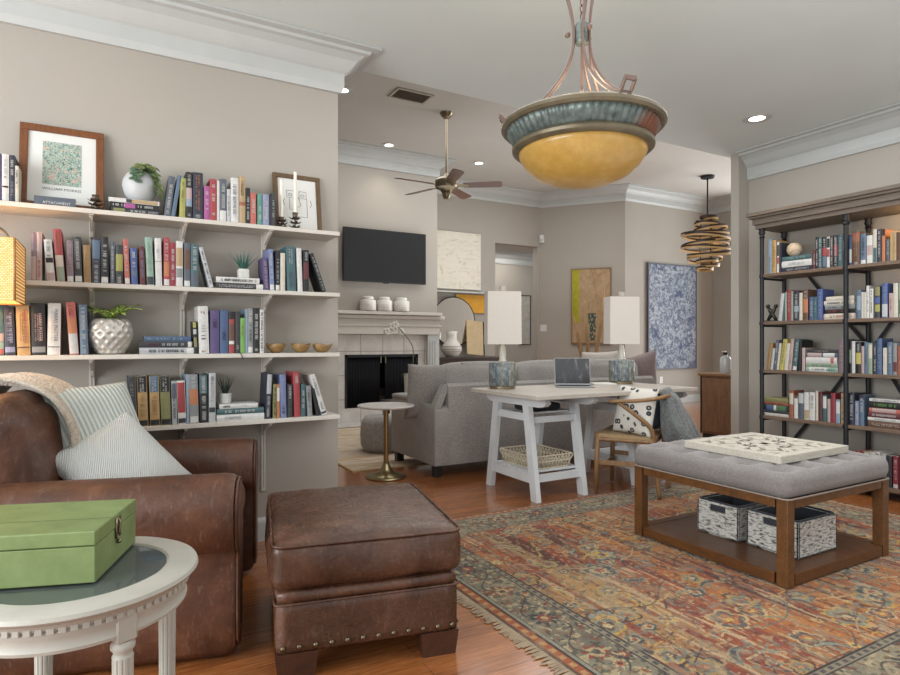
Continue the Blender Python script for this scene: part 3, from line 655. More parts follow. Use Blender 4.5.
# ball and bookend
c = onX(794.5, 249, XB + .06); m = MB(); m.ball((0, 0, .058), .058, 28)
o = m.build('ball', plain('ball leather', '#c8b499', .6), None, True); o.location = (XB + .06, c.y, ZR1)
s_ = MB()
for sg in (1, -1): s_.tube([(.0585 * math.cos(a) * math.cos(.5 * sg + .5 * math.sin(2 * a)), .0585 * math.cos(.5 * sg + .5 * math.sin(2 * a)) * math.sin(a), .058 + .0585 * math.sin(.5 * sg + .35 * math.sin(2 * a))) for a in [2 * PI * k / 40 for k in range(40)]], .0013, 5, True)
s_.build('stitching', plain('stitch', '#8c5b48', .7), o); tag(o, 'cream ball resting on the flat books, top bookcase shelf', 'ball')
c = onX(772, 318, XB + .05); t = thing('bookend', 'dark bronze bookend figure at the left end of the bookcase', 'bookend', (XB + .05, c.y, zs[1] + .0006))
m = MB(); m.b2((-.05, -.045, 0), (.05, .045, .008), .002); m.build('base', M_dark, t)
m = MB(); m.tube([(0, .035, .012), (0, .012, .05), (0, -.008, .08), (0, -.03, .12)], [.012, .016, .017, .012], 10); m.tube([(0, -.036, .012), (0, -.012, .05), (0, .012, .085), (0, .034, .12)], [.012, .015, .017, .011], 10)
m.ball((0, .036, .13), .017, 12); m.ball((0, -.034, .128), .017, 12); m.build('figure', plain('dark bronze', '#3b3a34', .4, .6), t, True)
# flat boxes on the lowest shelf, behind the carved panel
z = zs[4]
c = onX(800, 440, XB + .14)
for k, (hh, cc, lb) in enumerate([(.12, '#4a443e', 'dark flat storage box, bottom of a stack on the lowest bookcase shelf'), (.075, '#6b5c4e', 'brown flat storage box, on top of the darker one behind the carved panel')]):
    t = thing('storage_box', lb, 'box', (XB + .13, c.y - .02, z + .0008), 0, 'flat storage boxes')
    MB().b2((-.12, -.2, 0), (.12, .2, hh - .02), .004).build('body', plain('box ' + cc, cc, .6), t); MB().b2((-.125, -.205, hh - .02), (.125, .205, hh), .004).build('lid', plain('lid ' + cc, cc, .5), t)
    z += hh + .001

# ------------------------------------------------------------------ labels for every book
def finish_labels():
    glue = ('with', 'leaning', 'slanting', 'beside', 'between', 'under', 'at ', 'in ', 'just', 'tilted', 'half behind', 'on ')
    art = lambda s: ('' if not s else (' ' if s.startswith(glue) else ', ') + s)
    by = {}
    for i, b in enumerate(BOOKS):
        b['base'] = (b['size'] + b['c'] + ' book').strip()
        by.setdefault(b['shelf'], []).append(b)
    for sh, L in by.items():
        n = len(L); side = lambda k: L[k]['c'] + (' flat' if L[k]['flat'] and not L[k]['flat'] == L[min(k + 1, n - 1)]['flat'] else '')
        for k, b in enumerate(L):
            lay = 'lying flat ' if b['flat'] else ''
            prev = L[k - 1]['c'] if k else None; nxt = L[k + 1]['c'] if k + 1 < n else None
            if b['flat']: rel = ('on the %s one' % prev if k and L[k - 1]['flat'] else 'at the stack bottom')
            elif prev and nxt: rel = 'between the %s and %s ones' % (prev, nxt)
            elif nxt: rel = 'left of the %s one' % nxt
            else: rel = 'right of the %s one' % prev
            b['c1'] = '%s%s, %son the %s' % (b['base'], art(b['desc']), ('lying flat ' if b['flat'] else ''), sh)
            b['c2'] = '%s %s%s, on the %s' % (b['base'], lay, rel, sh)
            b['c3'] = '%s, %s%s, %s' % (b['base'] + art(b['desc']), '', rel, sh)
    seen = {}
    for b in BOOKS: seen[b['c1']] = seen.get(b['c1'], 0) + 1
    used = set()
    for b in BOOKS:
        opts = ([b['c1']] if b['desc'] and seen[b['c1']] == 1 else []) + [b['c2'], b['c3'], b['c1']]
        for lab in opts:
            lab = ' '.join(lab.split()).replace(' ,', ',')
            if lab not in used and len(lab.split()) <= 16: break
        else:
            print('LABEL?', opts)
        used.add(lab); b['o']['label'] = lab
finish_labels()
# ------------------------------------------------------------------ things on the wall shelves
M_candle = plain('candle wax', '#e0dacd', .5, var=.03)
M_bronze = plain('dark bronze metal', '#5a4e42', .4, .55, var=.2)
def framed(name, label, cat, px, z0, mats, wide, bw, bd, lean, ybot, group=None):
    pass
M_walnut = wood('walnut frame', '#5a341c', '#83502b', 7, (14, 14, 2), .4)
M_barn = wood('barnwood frame', '#463524', '#735b3f', 9, (10, 10, 2), .7)
M_paper = plain('paper', '#d6d6d2', .6, var=.02)
def print_mat():
    s = NT('leaf pattern print'); v = s.coords()
    a = s.voro(v, 90, 'F1', 0); n = s.noise(v, 95, 4, .75, 1.4); n2 = s.noise(v, 55, 3)
    c = s.ramp(n, [(.34, '#213f48'), (.45, '#4f7d78'), (.52, '#c3c9ba'), (.62, '#708c78'), (.74, '#28454d')])
    c = s.mix(s.ramp(n2, [(.56, (0, 0, 0)), (.66, (1, 1, 1))]), c, lin('#c5a396'))
    c = s.mix(s.ramp(a, [(.1, (1, 1, 1)), (.25, (0, 0, 0))]), c, lin('#dcdccf'))
    s.set(Base_Color=c, Roughness=.6); return s.m
# large walnut frame, leaning on the wall: bottom edge forward
def lean_frame(name, label, x0, x1, z0, hgt, ybot, lean, bw, bd, mframe):
    wd = x1 - x0; t = thing(name, label, 'framed picture', ((x0 + x1) / 2, ybot, z0)); a = lean
    t.rotation_euler = (-a, 0, 0)
    m = MB(); hw = wd / 2
    for (p, q) in (((-hw, 0, 0), (hw, bd, bw)), ((-hw, 0, hgt - bw), (hw, bd, hgt)), ((-hw, 0, bw), (-hw + bw, bd, hgt - bw)), ((hw - bw, 0, bw), (hw, bd, hgt - bw))): m.b2(p, q, .003)
    m.build('frame', mframe, t); MB().b2((-hw + bw * .8, bd * .45, bw * .8), (hw - bw * .8, bd * .9, hgt - bw * .8)).build('mat_board', M_paper, t)
    return t, wd, hgt
A = onY(17.3, 203, 3.37); B = onY(103.8, 203, 3.37); zt = onY(60, 125.5, 3.45).z
fr, wd, hg = lean_frame('framed_print', 'walnut framed leaf pattern print behind the slate blue book', A.x, B.x, W[0] + .0008, (zt - W[0]) * 1.004, 3.372, math.atan2(.084, zt - W[0]), .034, .022, M_walnut)
MB().b2((-wd * .235, .009, hg * .30), (wd * .225, .0096, hg * .815)).build('printed_sheet', print_mat(), fr)
lettering('print_lettering', 'WILLIAM MORRIS', ink('slate'), fr, (-wd * .005, .0088, hg * .25), (1, 0, 0), (0, 0, 1), wd * .46, .013)
A = onY(275.2, 215, 3.40); B = onY(322.8, 215, 3.40); zt = onY(296, 174, 3.45).z
f2, wd, hg = lean_frame('framed_drawing', 'small brown framed line drawing behind the white candles', A.x, B.x, W[0] + .0008, (zt - W[0]) * 1.004, 3.404, math.atan2(.055, zt - W[0]), .026, .018, M_barn)
m = MB()
def dl(pts): m.tube([(x * wd, .0075, z * hg) for x, z in pts], .0011, 4)
for sx in (-1, 1):
    cx_ = -.02 + sx * .13
    dl([(cx_ - .07, .72), (cx_ + .08, .72), (cx_ + .08, .6), (cx_ - .07, .6), (cx_ - .07, .72)])
    dl([(cx_ + .04 * math.cos(k * PI / 5), .65 + .022 * math.sin(k * PI / 5)) for k in range(11)])
    dl([(sx * .27, .58), (sx * .3, .52), (sx * .27, .46)])
dl([(-.17, .6), (-.17, .4), (-.06, .4)]); dl([(.2, .6), (.2, .28), (-.06, .28)]); dl([(.02, .62), (.07, .48), (.0, .44)])
m.build('line_drawing', M_dark, f2)
def petal_holder(name, label, x, y, z, hgt, tiers, candle, group):
    t = thing(name, label, 'candle holder', (x, y, z), 0, group)
    m = MB(); m.cyl((0, 0, 0), (0, 0, hgt * .7), .004, seg=8); m.lathe([(.022, 0), (.022, .003), (.006, .005)], seg=20); m.build('stem', M_bronze, t, 'auto')
    for k in range(tiers):
        zz = hgt * (.1 + .5 * k / max(1, tiers - 1)); m = MB()
        for j in range(6):
            a = j * PI / 3 + k * .5
            m.surf(lambda u, v, a=a, zz=zz: Vector((math.cos(a) * (.004 + .03 * u) - math.sin(a) * (v - .5) * .022 * math.sin(PI * min(1, u * .95 + .05)), math.sin(a) * (.004 + .03 * u) + math.cos(a) * (v - .5) * .022 * math.sin(PI * min(1, u * .95 + .05)), zz + .012 * u * u)), 6, 4, .0015)
        m.build('petal_tier', M_bronze, t, True)
    MB().lathe([(.007, hgt * .66), (.011, hgt * .72), (.0165, hgt), (.0135, hgt), (.009, hgt * .8)], seg=20).build('cup', M_bronze, t, True)
    if candle:
        c_ = MB().cyl((0, 0, hgt * .82), (0, 0, hgt + candle), .0095, .0085, 16).build('candle', M_candle, None, 'auto'); c_.location = (x, y, z)
        MB().cyl((0, 0, hgt + candle), (0, 0, hgt + candle + .006), .001, seg=6).build('wick', M_dark, c_)
        return t, c_
    return t, None
A = onY(281.5, 219, 3.325); B = onY(295.2, 222, 3.315)
_, c1 = petal_holder('candle_holder', 'lower petal candle holder beside the charcoal book', A.x, 3.325, W[0] + .0006, .062, 3, .205, 'bronze petal candle holders')
tag(c1, 'white taper candle in the lower petal holder, nearer the books', 'candle', 'white taper candles')
_, c2 = petal_holder('candle_holder', 'taller petal candle holder in front of the line drawing', B.x, 3.315, W[0] + .0006, .092, 3, .225, 'bronze petal candle holders')
tag(c2, 'white taper candle in the taller petal holder, reaching above the frame', 'candle', 'white taper candles')
A = onY(95.5, 205, 3.315)
petal_holder('candle_holder', 'empty petal candle holder beside the walnut frame', A.x, 3.315, W[0] + .0006, .075, 3, 0, 'bronze petal candle holders')
# round vase with trailing succulent, on the flat books of the top shelf
M_glaze = plain('grey white glaze', '#adb1b2', .5, var=.05)
M_succ = [plain('succulent green', '#7f9160', .6, var=.3, vs=40), plain('succulent bluish', '#708a70', .6, var=.3, vs=40), plain('succulent reddish', '#87905a', .6, var=.3, vs=40)]
R_ = 16.2 * 3.34 / 1.135 / F * 1.0
A = onY(140.2, 188, 3.345); t = thing('plant_vase', 'round grey-white vase of trailing succulents on the flat books', 'vase', (A.x, 3.345, ZS1 + .0004)); R_ = .08
m = MB(); m.lathe([(.035, 0), (.05, .006), (.07, .035), (.08, .075), (.076, .105), (.058, .135), (.036, .148), (.032, .142), (.03, .12)], seg=36); m.build('bowl', M_glaze, t, True)
def rosette(m, c, r, up, n=9):
    c = Vector(c); up = Vector(up).normalized(); x = up.orthogonal().normalized(); y = up.cross(x)
    for ring, (rr, tilt, k) in enumerate(((1.0, .25, n), (.65, .7, n - 3), (.3, 1.2, 4))):
        for j in range(k):
            a = 2 * PI * j / k + ring * .4; d = x * math.cos(a) + y * math.sin(a); tip = c + (d * math.cos(tilt) + up * math.sin(tilt)) * r * rr; s_ = (up.cross(d)) * r * .3
            mid = (c + tip) / 2 + up * r * .1
            vs = [m.bm.verts.new(p) for p in (c, mid + s_, tip, mid - s_, mid - up * r * .18)]
            for f in ((0, 1, 4), (0, 4, 3), (1, 2, 4), (2, 3, 4), (0, 3, 1), (1, 3, 2)): m.bm.faces.new([vs[i] for i in f])
for k, mat in enumerate(M_succ):
    m = MB()
    for j in range(30):
        a = rnd.uniform(-2.2, .9); rr = rnd.uniform(.01, .075); z = .15 + rnd.uniform(-.01, .035) - rr * .2
        if k == 0 and j < 20: p = (.05 + .035 * (j / 20) ** .5 + rnd.uniform(-.014, .014), -.045 + rnd.uniform(-.025, .02), .155 - j * .0068)
        elif k == 1 and j < 12: p = (-.012 + rnd.uniform(-.03, .02), -.062 - .012 * min(1, j / 6) + rnd.uniform(-.006, .006), .148 - .006 * j)
        else: p = (.012 + rr * math.cos(a) * .95, rr * math.sin(a), z)
        rosette(m, p, rnd.uniform(.015, .023), (p[0] * 3, p[1] * 3 - .1, .35))
    m.build('foliage', mat, t)
# spiky potted plant on the flat books of the second shelf
def spiky(name, label, x, y, z, pr, ph, lh, mleaf, mpot, n, lean, square=False):
    t = thing(name, label, 'potted plant', (x, y, z))
    m = MB()
    if square: m.box((0, 0, ph / 2), (pr * 2, pr * 2, ph), None, .004); m.box((0, 0, ph + .001), (pr * 1.7, pr * 1.7, .002))
    else: m.lathe([(pr * .86, 0), (pr * .95, ph * .1), (pr, ph), (pr * .88, ph), (pr * .86, ph * .9)], seg=28)
    m.build('pot', mpot, t, 'auto')
    m = MB(); r = random.Random(n)
    for k in range(n):
        a = 2.4 * k; ti = lean * (.15 + .85 * (k + 1) / n); L = lh * r.uniform(.75, 1.05); d = Vector((math.cos(a), math.sin(a), 0))
        b = Vector((math.cos(a), math.sin(a), 0)) * pr * .3 + Vector((0, 0, ph * .95)); pts = []; rr = []
        for j in range(6):
            f = j / 5; pts.append(b + (d * math.sin(ti) * f + Vector((0, 0, math.cos(ti))) * f) * L + d * .2 * L * f * f * ti); rr.append(max(.0006, pr * .19 * (1 - f) ** .8))
        m.tube(pts, rr, 6, sq=(1, .45))
    m.build('leaves', mleaf, t, True); return t
M_spk = plain('agave green', '#39665a', .55, var=.25, vs=30); M_spk2 = plain('dark grass green', '#2f3a35', .6, var=.25, vs=30)
M_conc = plain('white concrete', '#c4c3be', .8, var=.08, vs=40)
A = onY(243.2, 272, 3.335); spiky('potted_plant', 'spiky green plant in a white pot on the second wall shelf', A.x, 3.335, ZS2 + .0004, .027, .048, .105, M_spk, M_conc, 30, .75, True)
A = onY(225.3, 396, 3.345); spiky('potted_plant', 'dark spiky grass in a round white pot on the lowest shelf', A.x, 3.345, ZS4 + .0004, .031, .052, .095, M_spk2, M_conc, 24, .42)
# dimpled silver pot with striped leaves
A = onY(110.3, 340, 3.36); t = thing('potted_plant', 'striped yellow-green plant in a large dimpled silver white pot', 'potted plant', (A.x, 3.36, W[2] + .0006))
prof = [(.045, 0), (.06, .004), (.080, .035), (.097, .08), (.1, .11), (.091, .15), (.077, .17), (.07, .172), (.066, .16), (.07, .13)]
fine = []
for (r0, z0), (r1, z1) in zip(prof, prof[1:]):
    for k in range(5): fine.append((r0 + (r1 - r0) * k / 5, z0 + (z1 - z0) * k / 5))
fine.append(prof[-1])
def dimp(R, z, a):
    if R < .058 or z < .006: return R
    rowi = round((z - .02) / .0255); best = 1
    for rw in (rowi - 1, rowi, rowi + 1):
        zc = .02 + .0255 * rw; n = 14; ac = (round(a / (2 * PI / n) - (.5 if rw % 2 else 0)) + (.5 if rw % 2 else 0)) * 2 * PI / n
        best = min(best, math.hypot((a - ac) * R, z - zc))
    return R - .009 * max(0, 1 - (best / .0128) ** 2)
M_silv = plain('silver glaze', '#c0bcb4', .32, .35, var=.1)
MB().lathe(fine, seg=112, fn=dimp).build('pot', M_silv, t, True)
s = NT('striped leaf'); v = s.coords(); 
s.set(Base_Color=s.ramp(s.noise(s.coords((60, 60, 6)), 2.0, 2), [(.40, '#4d7a30'), (.5, '#8aa83c'), (.6, '#cfd486')]), Roughness=.45); M_stripe = s.m
m = MB(); r = random.Random(3)
for k in range(12):
    a = 2.4 * k; L = r.uniform(.10, .145); up = r.uniform(.8, 1.4); d = Vector((math.cos(a), math.sin(a) * .75 - .12, 0)); sd = Vector((-math.sin(a), math.cos(a), 0))
    def f(u, w_, d=d, sd=sd, L=L, up=up): return d * (.015 + L * u) + sd * (w_ - .5) * .052 * math.sin(PI * min(.999, .12 + .88 * u)) + Vector((0, 0, .170 + up * .12 * u - .085 * u * u + .008 * abs(w_ - .5)))
    m.surf(f, 8, 4, .0012)
m.build('leaves', M_stripe, t, True)
# three wooden bowls
M_bowl = wood('bowl wood', '#6e5230', '#a58350', 9, (4, 4, 10), .5)
for k, (x0, x1, lb) in enumerate(((266, 286, 'small wavy wooden bowl nearest the books'), (291.2, 310.6, 'small wavy wooden bowl in the middle of three'), (312.2, 332, 'small wavy wooden bowl at the shelf end'))):
    a = onY(x0, 350, 3.345).x; b = onY(x1, 350, 3.345).x; R = (b - a) / 2; m = MB()
    wob = lambda Rr, z, an, k=k: Rr * (1 + .07 * math.sin(3 * an + k) * z / .05)
    hs = lambda z, k=k: z
    m.lathe([(R * .35, 0), (R * .5, .004), (R * .8, .022), (R * 1.0, .047), (R * .94, .048), (R * .74, .026), (R * .45, .010), (R * .1, .008)], seg=40, fn=wob)
    for v in m.bm.verts:
        if v.co.z > .02: v.co.z += .005 * math.sin(3 * math.atan2(v.co.y, v.co.x) + 1.3 * k) * (v.co.z / .05)
    o = m.build('wooden_bowl', M_bowl, None, True); o.location = ((a + b) / 2, 3.345, W[2] + .0006); tag(o, lb + ', third wall shelf', 'bowl', 'wooden bowls on the third wall shelf')
A = onY(240, 353, SF - .002); o = MB().tube([(0, .05, .0035), (0, .02, .0035), (.002, -.004, .003), (.008, -.0075, -.012), (.016, -.008, -.03)], .0022, 6).build('bookmark_cord', M_dark, None, True)
o.location = (A.x, SF, W[2]); tag(o, 'short black cord hanging over the edge of the third wall shelf', 'cord')

# ------------------------------------------------------------------ woven lamp behind the armchair
LX, LY = -.49, 3.09
t = thing('floor_lamp', 'floor lamp with a glowing woven amber shade behind the armchair', 'lamp', (LX, LY, 0))
m = MB(); m.lathe([(.0, 0), (.12, 0), (.12, .012), (.03, .025), (.012, .03)], seg=28); m.build('base', M_dark, t, 'auto')
MB().cyl((0, 0, .02), (0, 0, 1.40), .009, seg=12).build('pole', M_black, t, 'auto')
s = NT('woven shade'); v = s.coords(); ck = s.n('ShaderNodeTexBrick'); s.inp(ck, 'Vector', s.coords((1, 1, 1), (PI / 2, 0, 0))); s.inp(ck, 'Scale', 1); s.inp(ck, 'Brick Width', .012); s.inp(ck, 'Row Height', .007); s.inp(ck, 'Mortar Size', .0008)
s.inp(ck, 'Color1', lin('#e0c08c')); s.inp(ck, 'Color2', lin('#d6ac6c')); s.inp(ck, 'Mortar', lin('#a06c34'))
s.set(Base_Color=ck.outputs[0], Roughness=.7); s.inp(s.b, 'Emission Color', ck.outputs[0]); s.inp(s.b, 'Emission Strength', .75); M_woven = s.m
hw = .16; z0, z1 = 1.285, 1.535; m = MB()
for (a, b) in (((-hw, -hw), (hw, -hw)), ((hw, -hw), (hw, hw)), ((hw, hw), (-hw, hw)), ((-hw, hw), (-hw, -hw))):
    m.bar((a[0], a[1], (z0 + z1) / 2), (b[0], b[1], (z0 + z1) / 2), .003, z1 - z0)
m.build('shade', M_woven, t)
m = MB()
for zz in (z0, z1):
    m.tube([(-hw, -hw, zz), (hw, -hw, zz), (hw, hw, zz), (-hw, hw, zz)], .005, 8, True)
for (a, b) in ((-1, -1), (1, -1), (1, 1), (-1, 1)): m.cyl((a * hw, b * hw, z0), (a * hw, b * hw, z1), .005, seg=8)
m.build('shade_frame', wood('cane', '#8f5f33', '#b5834a', 8, (3, 3, 3), .5), t, True)
m = MB(); m.tube([(.13 * math.cos(a), -.06, z1 + .075 * math.sin(a)) for a in [PI * k / 20 for k in range(21)]], .005, 8); m.build('handle', M_nickel, t, True, 'bright arched metal handle')
m = MB(); m.lathe([(.012, 1.40), (.03, 1.44), (.025, 1.48), (.0, 1.49)], seg=20)
s = NT('warm bulb'); s.set(Base_Color=lin('#ffd9a0')); s.inp(s.b, 'Emission Color', lin('#ffb560')); s.inp(s.b, 'Emission Strength', 6.0); m.build('bulb', s.m, t, True)
d = bpy.data.lights.new('lamp_glow', 'POINT'); d.energy = 7; d.color = (1, .6, .26); d.shadow_soft_size = .05; o = bpy.data.objects.new('lamp_glow', d); COL.objects.link(o); o.location = (LX, LY, 1.40)

# ------------------------------------------------------------------ leather armchair
M_lea = leather('chair leather', '#341d12', '#52301e', '#714a35')
M_lea2 = leather('ottoman leather', '#352015', '#533626', '#765240', .24)
AX, AY, AR = .06, 2.76, math.radians(-15.5)
ac = thing('armchair', 'large brown leather armchair with rolled arms under the wall shelves', 'armchair', (AX, AY, 0), AR)
MB().soft((-.02, 0, .22), (.88, .74, .28), .03, (.0, .0, 0), 8).build('base', M_lea, ac, True)
for sy in (-1, 1):
    def sect(y):  # unused
        return y
    m = MB(); prof = []
    # side panel and rolled top in one closed outline (y outward, z up)
    o0 = sy * .335
    pts = [(.0, .05), (.0, .38), (-.025, .46), (-.022, .58), (.025, .64), (.09, .653), (.16, .63), (.20, .565), (.195, .465), (.16, .40), (.128, .375), (.125, .05)]
    pl = []
    n = len(pts); P = [Vector((p[0], p[1], 0)) for p in pts]
    for i in range(n):          # smooth the outline
        for k in range(4):
            a, b, c_, d_ = P[i - 1], P[i], P[(i + 1) % n], P[(i + 2) % n]; u = k / 4
            pl.append(.5 * ((2 * b) + (c_ - a) * u + (2 * a - 5 * b + 4 * c_ - d_) * u * u + (3 * b - a - 3 * c_ + d_) * u ** 3))
    cen = sum(pl, Vector()) / len(pl); rings = []
    for (x, k) in ((-.53, .9), (-.52, .97), (-.49, 1), (-.3, 1.0), (-.1, 1.006), (.1, 1.0), (.3, 1.0), (.42, 1), (.447, .985), (.46, .95), (.463, .88)):
        rings.append([m.bm.verts.new((x, o0 + sy * (cen.x + (p.x - cen.x) * k), cen.y + (p.y - cen.y) * k)) for p in pl])
    for A_, B_ in zip(rings, rings[1:]):
        for j in range(len(A_)): m.bm.faces.new((A_[j], A_[(j + 1) % len(A_)], B_[(j + 1) % len(A_)], B_[j]))
    m.bm.faces.new(rings[0]); m.bm.faces.new(rings[-1][::-1])
    arm = m.build('arm', M_lea, ac, 'auto')
    # front panel, inset, with a welt round it
    m = MB(); off_ = [Vector((cen.x + (p.x - cen.x) * .80, cen.y + (p.y - cen.y) * .88, 0)) for p in pl]
    m.prism([(.462, o0 + sy * p.x, p.y) for p in off_], (.013, 0, 0)); m.build('front_panel', M_lea, arm, 'auto')
    m = MB(); m.tube([(.468, o0 + sy * (cen.x + (p.x - cen.x) * .86), cen.y + (p.y - cen.y) * .915) for p in pl], .0055, 6, True); m.build('welt', M_lea, arm, True)
MB().soft((.06, 0, .41), (.74, .655, .15), .055, (.01, 0, .03), 12).build('seat_cushion', M_lea, ac, True)
def wr(p, x, y, z):
    q = p.copy(); n1 = mnoise.noise(Vector((p.x * 5, p.y * 5, p.z * 5))) * .016 + mnoise.noise(Vector((p.x * 13, p.y * 13, p.z * 11 + 4))) * .006
    q.x += n1; return q
MB().soft((-.475, 0, .46), (.15, .83, .76), .07, (.0, 0, .02), 12, (0, -.10, 0)).build('back_frame', M_lea, ac, True)
MB().soft((-.35, -.0, .655), (.23, .66, .50), .10, (.035, .01, .03), 16, (0, -.13, 0), wr).build('back_cushion', M_lea, ac, True)
for sx in (-.40, .38):
    for sy in (-.38, .38): MB().box((sx, sy, .04), (.06, .06, .08), None, .006).build('foot', plain('dark wood foot', '#33211a', .4), ac)
arm_w = lambda x, y, z: Matrix.Translation((AX, AY, 0)) @ Matrix.Rotation(AR, 4, 'Z') @ Vector((x, y, z))

# fluffy throw over the chair back
def knit_mat(name, c1, c2, sc):
    s = NT(name); v = s.coords(); n = s.noise(v, sc, 4, .7); vo = s.voro(v, sc * 1.1)
    s.set(Base_Color=s.ramp(n, [(.3, c1), (.7, c2)]), Roughness=.95); s.inp(s.b, 'Sheen Weight', .4); s.bump(s.math('ADD', n, s.math('MULTIPLY', vo, -.6)), .7, .012); return s.m
M_throw = knit_mat('beige plush', '#a1917f', '#cfc2b0', 90)
path = [(-.59, .45), (-.59, .62), (-.58, .78), (-.565, .88), (-.52, .94), (-.44, .96), (-.345, .94), (-.26, .89), (-.21, .82), (-.185, .74), (-.175, .66), (-.165, .58), (-.16, .53)]
def lerp_path(path, u):
    f = u * (len(path) - 1); i = min(int(f), len(path) - 2); k = f - i
    g = lambda j: Vector(path[max(0, min(len(path) - 1, j))])
    a, b, c_, d_ = g(i - 1), g(i), g(i + 1), g(i + 2)
    return .5 * ((2 * b) + (c_ - a) * k + (2 * a - 5 * b + 4 * c_ - d_) * k * k + (3 * b - a - 3 * c_ + d_) * k ** 3)
def cloth(path, y0, y1, folds, amp, n=60, m_=44, thick=.012, drift=0.0, seed=1):
    m = MB(); P3 = [Vector((p[0], 0, p[1])) for p in path]
    def f(u, v):
        p = lerp_path(P3, u); q = lerp_path(P3, min(1, u + .01)) - lerp_path(P3, max(0, u - .01)); q.normalize(); nrm = Vector((q.z * -1, 0, q.x))
        a = amp * (.5 + .5 * math.sin(v * folds * 2 * PI + 1.3 * math.sin(u * 3 + seed))) + .3 * amp * mnoise.noise(Vector((u * 6, v * 7, seed)))
        y = y0 + (y1 - y0) * v + drift * u + .012 * mnoise.noise(Vector((u * 5, v * 3, seed + 3)))
        p = p + nrm * a; p.y = y; return p
    m.surf(f, n, m_, thick); return m
th = cloth([Vector(p) for p in path], -.07, .28, 2.6, .034, drift=-.02).build('throw_blanket', M_throw, None, True)
th.location = (AX, AY, 0); th.rotation_euler = (0, 0, AR); tag(th, 'fluffy beige throw draped over the leather armchair back', 'throw blanket')

# two cushions on the armchair
def stripe_mat(name, c1, c2, freq, rot):
    s = NT(name); v = s.coords((1, 1, 1), (0, rot, 0)); wv = s.n('ShaderNodeTexWave'); wv.wave_type = 'BANDS'; wv.bands_direction = 'X'; s.inp(wv, 'Vector', v); s.inp(wv, 'Scale', freq); s.inp(wv, 'Distortion', .6); s.inp(wv, 'Detail', 2.0)
    n = s.noise(s.coords(), 160, 3, .7)
    s.set(Base_Color=s.mix(.3, s.ramp(wv.outputs[0], [(.35, c1), (.6, c2)]), s.ramp(n, [(.3, c1), (.7, c2)])), Roughness=.95); s.bump(s.math('ADD', wv.outputs[0], s.math('MULTIPLY', n, .5)), .6, .006); return s.m
M_str = stripe_mat('sage stripe linen', '#9ba59f', '#cfd0ca', 17, .1)
M_wff = stripe_mat('pale woven cotton', '#bcbebb', '#cdcdc9', 44, .8)
def place_by(o, corner, xdir, zdir, w_, h_):
    x = Vector(xdir).normalized(); z = (Vector(zdir) - x * Vector(zdir).dot(x)).normalized(); y = z.cross(x)
    M_ = Matrix((x, y, z)).transposed().to_4x4(); M_.translation = Vector(corner) + x * w_ / 2 + z * h_ / 2; o.matrix_world = M_
def place_n(o, center, normal, roll=0.0):
    nrm = Vector(normal).normalized(); z = Vector((0, 0, 1)); z = (z - nrm * z.dot(nrm)).normalized(); y = -nrm; x = y.cross(z)
    M_ = Matrix((x, y, z)).transposed() @ Matrix.Rotation(roll, 3, 'Y'); M_ = M_.to_4x4(); M_.translation = center; o.matrix_world = M_
pl1 = pillow(.38, .40, .13).build('cushion', M_str, None, True); place_n(pl1, atD(97, 427, 2.50) , (.42, -.75, .50), -.03); tag(pl1, 'sage striped cushion standing behind the pale one on the armchair', 'cushion', None)
pl2 = pillow(.40, .40, .14).build('cushion', M_wff, None, True); place_n(pl2, atD(122, 468, 2.42), (.30, -.75, .58), 1.08); tag(pl2, 'pale woven cushion leaning in front of the striped one', 'cushion')

# ------------------------------------------------------------------ leather ottoman
OX, OY, ORZ = .857, 2.29, math.radians(-12)
ot = thing('leather_ottoman', 'square brown leather ottoman with nailhead trim in front of the armchair', 'ottoman', (OX, OY, 0), ORZ)
ow, od = .645, .74
MB().soft((0, 0, .17), (ow - .01, od - .01, .175), .018, (0, 0, 0), 8).build('base', M_lea2, ot, True)
MB().soft((0, 0, .272), (ow - .012, od - .012, .05), .022, (.004, .004, 0), 8).build('band', M_lea2, ot, True)
def ow_(p, x, y, z):
    q = p.copy()
    if z > 0: q.z += .006 * mnoise.noise(Vector((p.x * 9, p.y * 9, 1)))
    k = .006 * mnoise.noise(Vector((p.x * 7, p.y * 7, p.z * 9))); q.x += k; q.y += k
    return q
MB().soft((0, 0, .376), (ow + .016, od + .016, .162), .04, (.014, .014, .026), 18, None, ow_).build('cushion', M_lea2, ot, True)
m = MB()
def rr(hx, hy, r, z, n=6):
    out = []
    for cx_, cy_, a0 in ((hx - r, hy - r, 0), (-hx + r, hy - r, PI / 2), (-hx + r, -hy + r, PI), (hx - r, -hy + r, 1.5 * PI)):
        for k in range(n + 1): a = a0 + PI / 2 * k / n; out.append((cx_ + r * math.cos(a), cy_ + r * math.sin(a), z))
    return out
m.tube(rr(ow / 2 + .005, od / 2 + .005, .04, .445), .005, 6, True); m.build('welt', M_lea2, ot, True)
m = MB(); m.tube(rr(ow / 2 - .003, od / 2 - .003, .02, .251), .004, 6, True); m.build('seam', M_lea2, ot, True)
for k in range(12):
    MB().ball((-ow / 2 + .03 + (ow - .06) * k / 11, -od / 2 + .002, .108), .0085, 10, (1, .55, 1)).build('nail_head', M_nickel, ot, True)
for k in range(14):
    MB().ball((ow / 2 - .002, -od / 2 + .03 + (od - .06) * k / 13, .108), .0085, 10, (.55, 1, 1)).build('nail_head', M_nickel, ot, True)
M_foot = wood('ottoman foot', '#38231a', '#523324', 6, (4, 4, 4), .35)
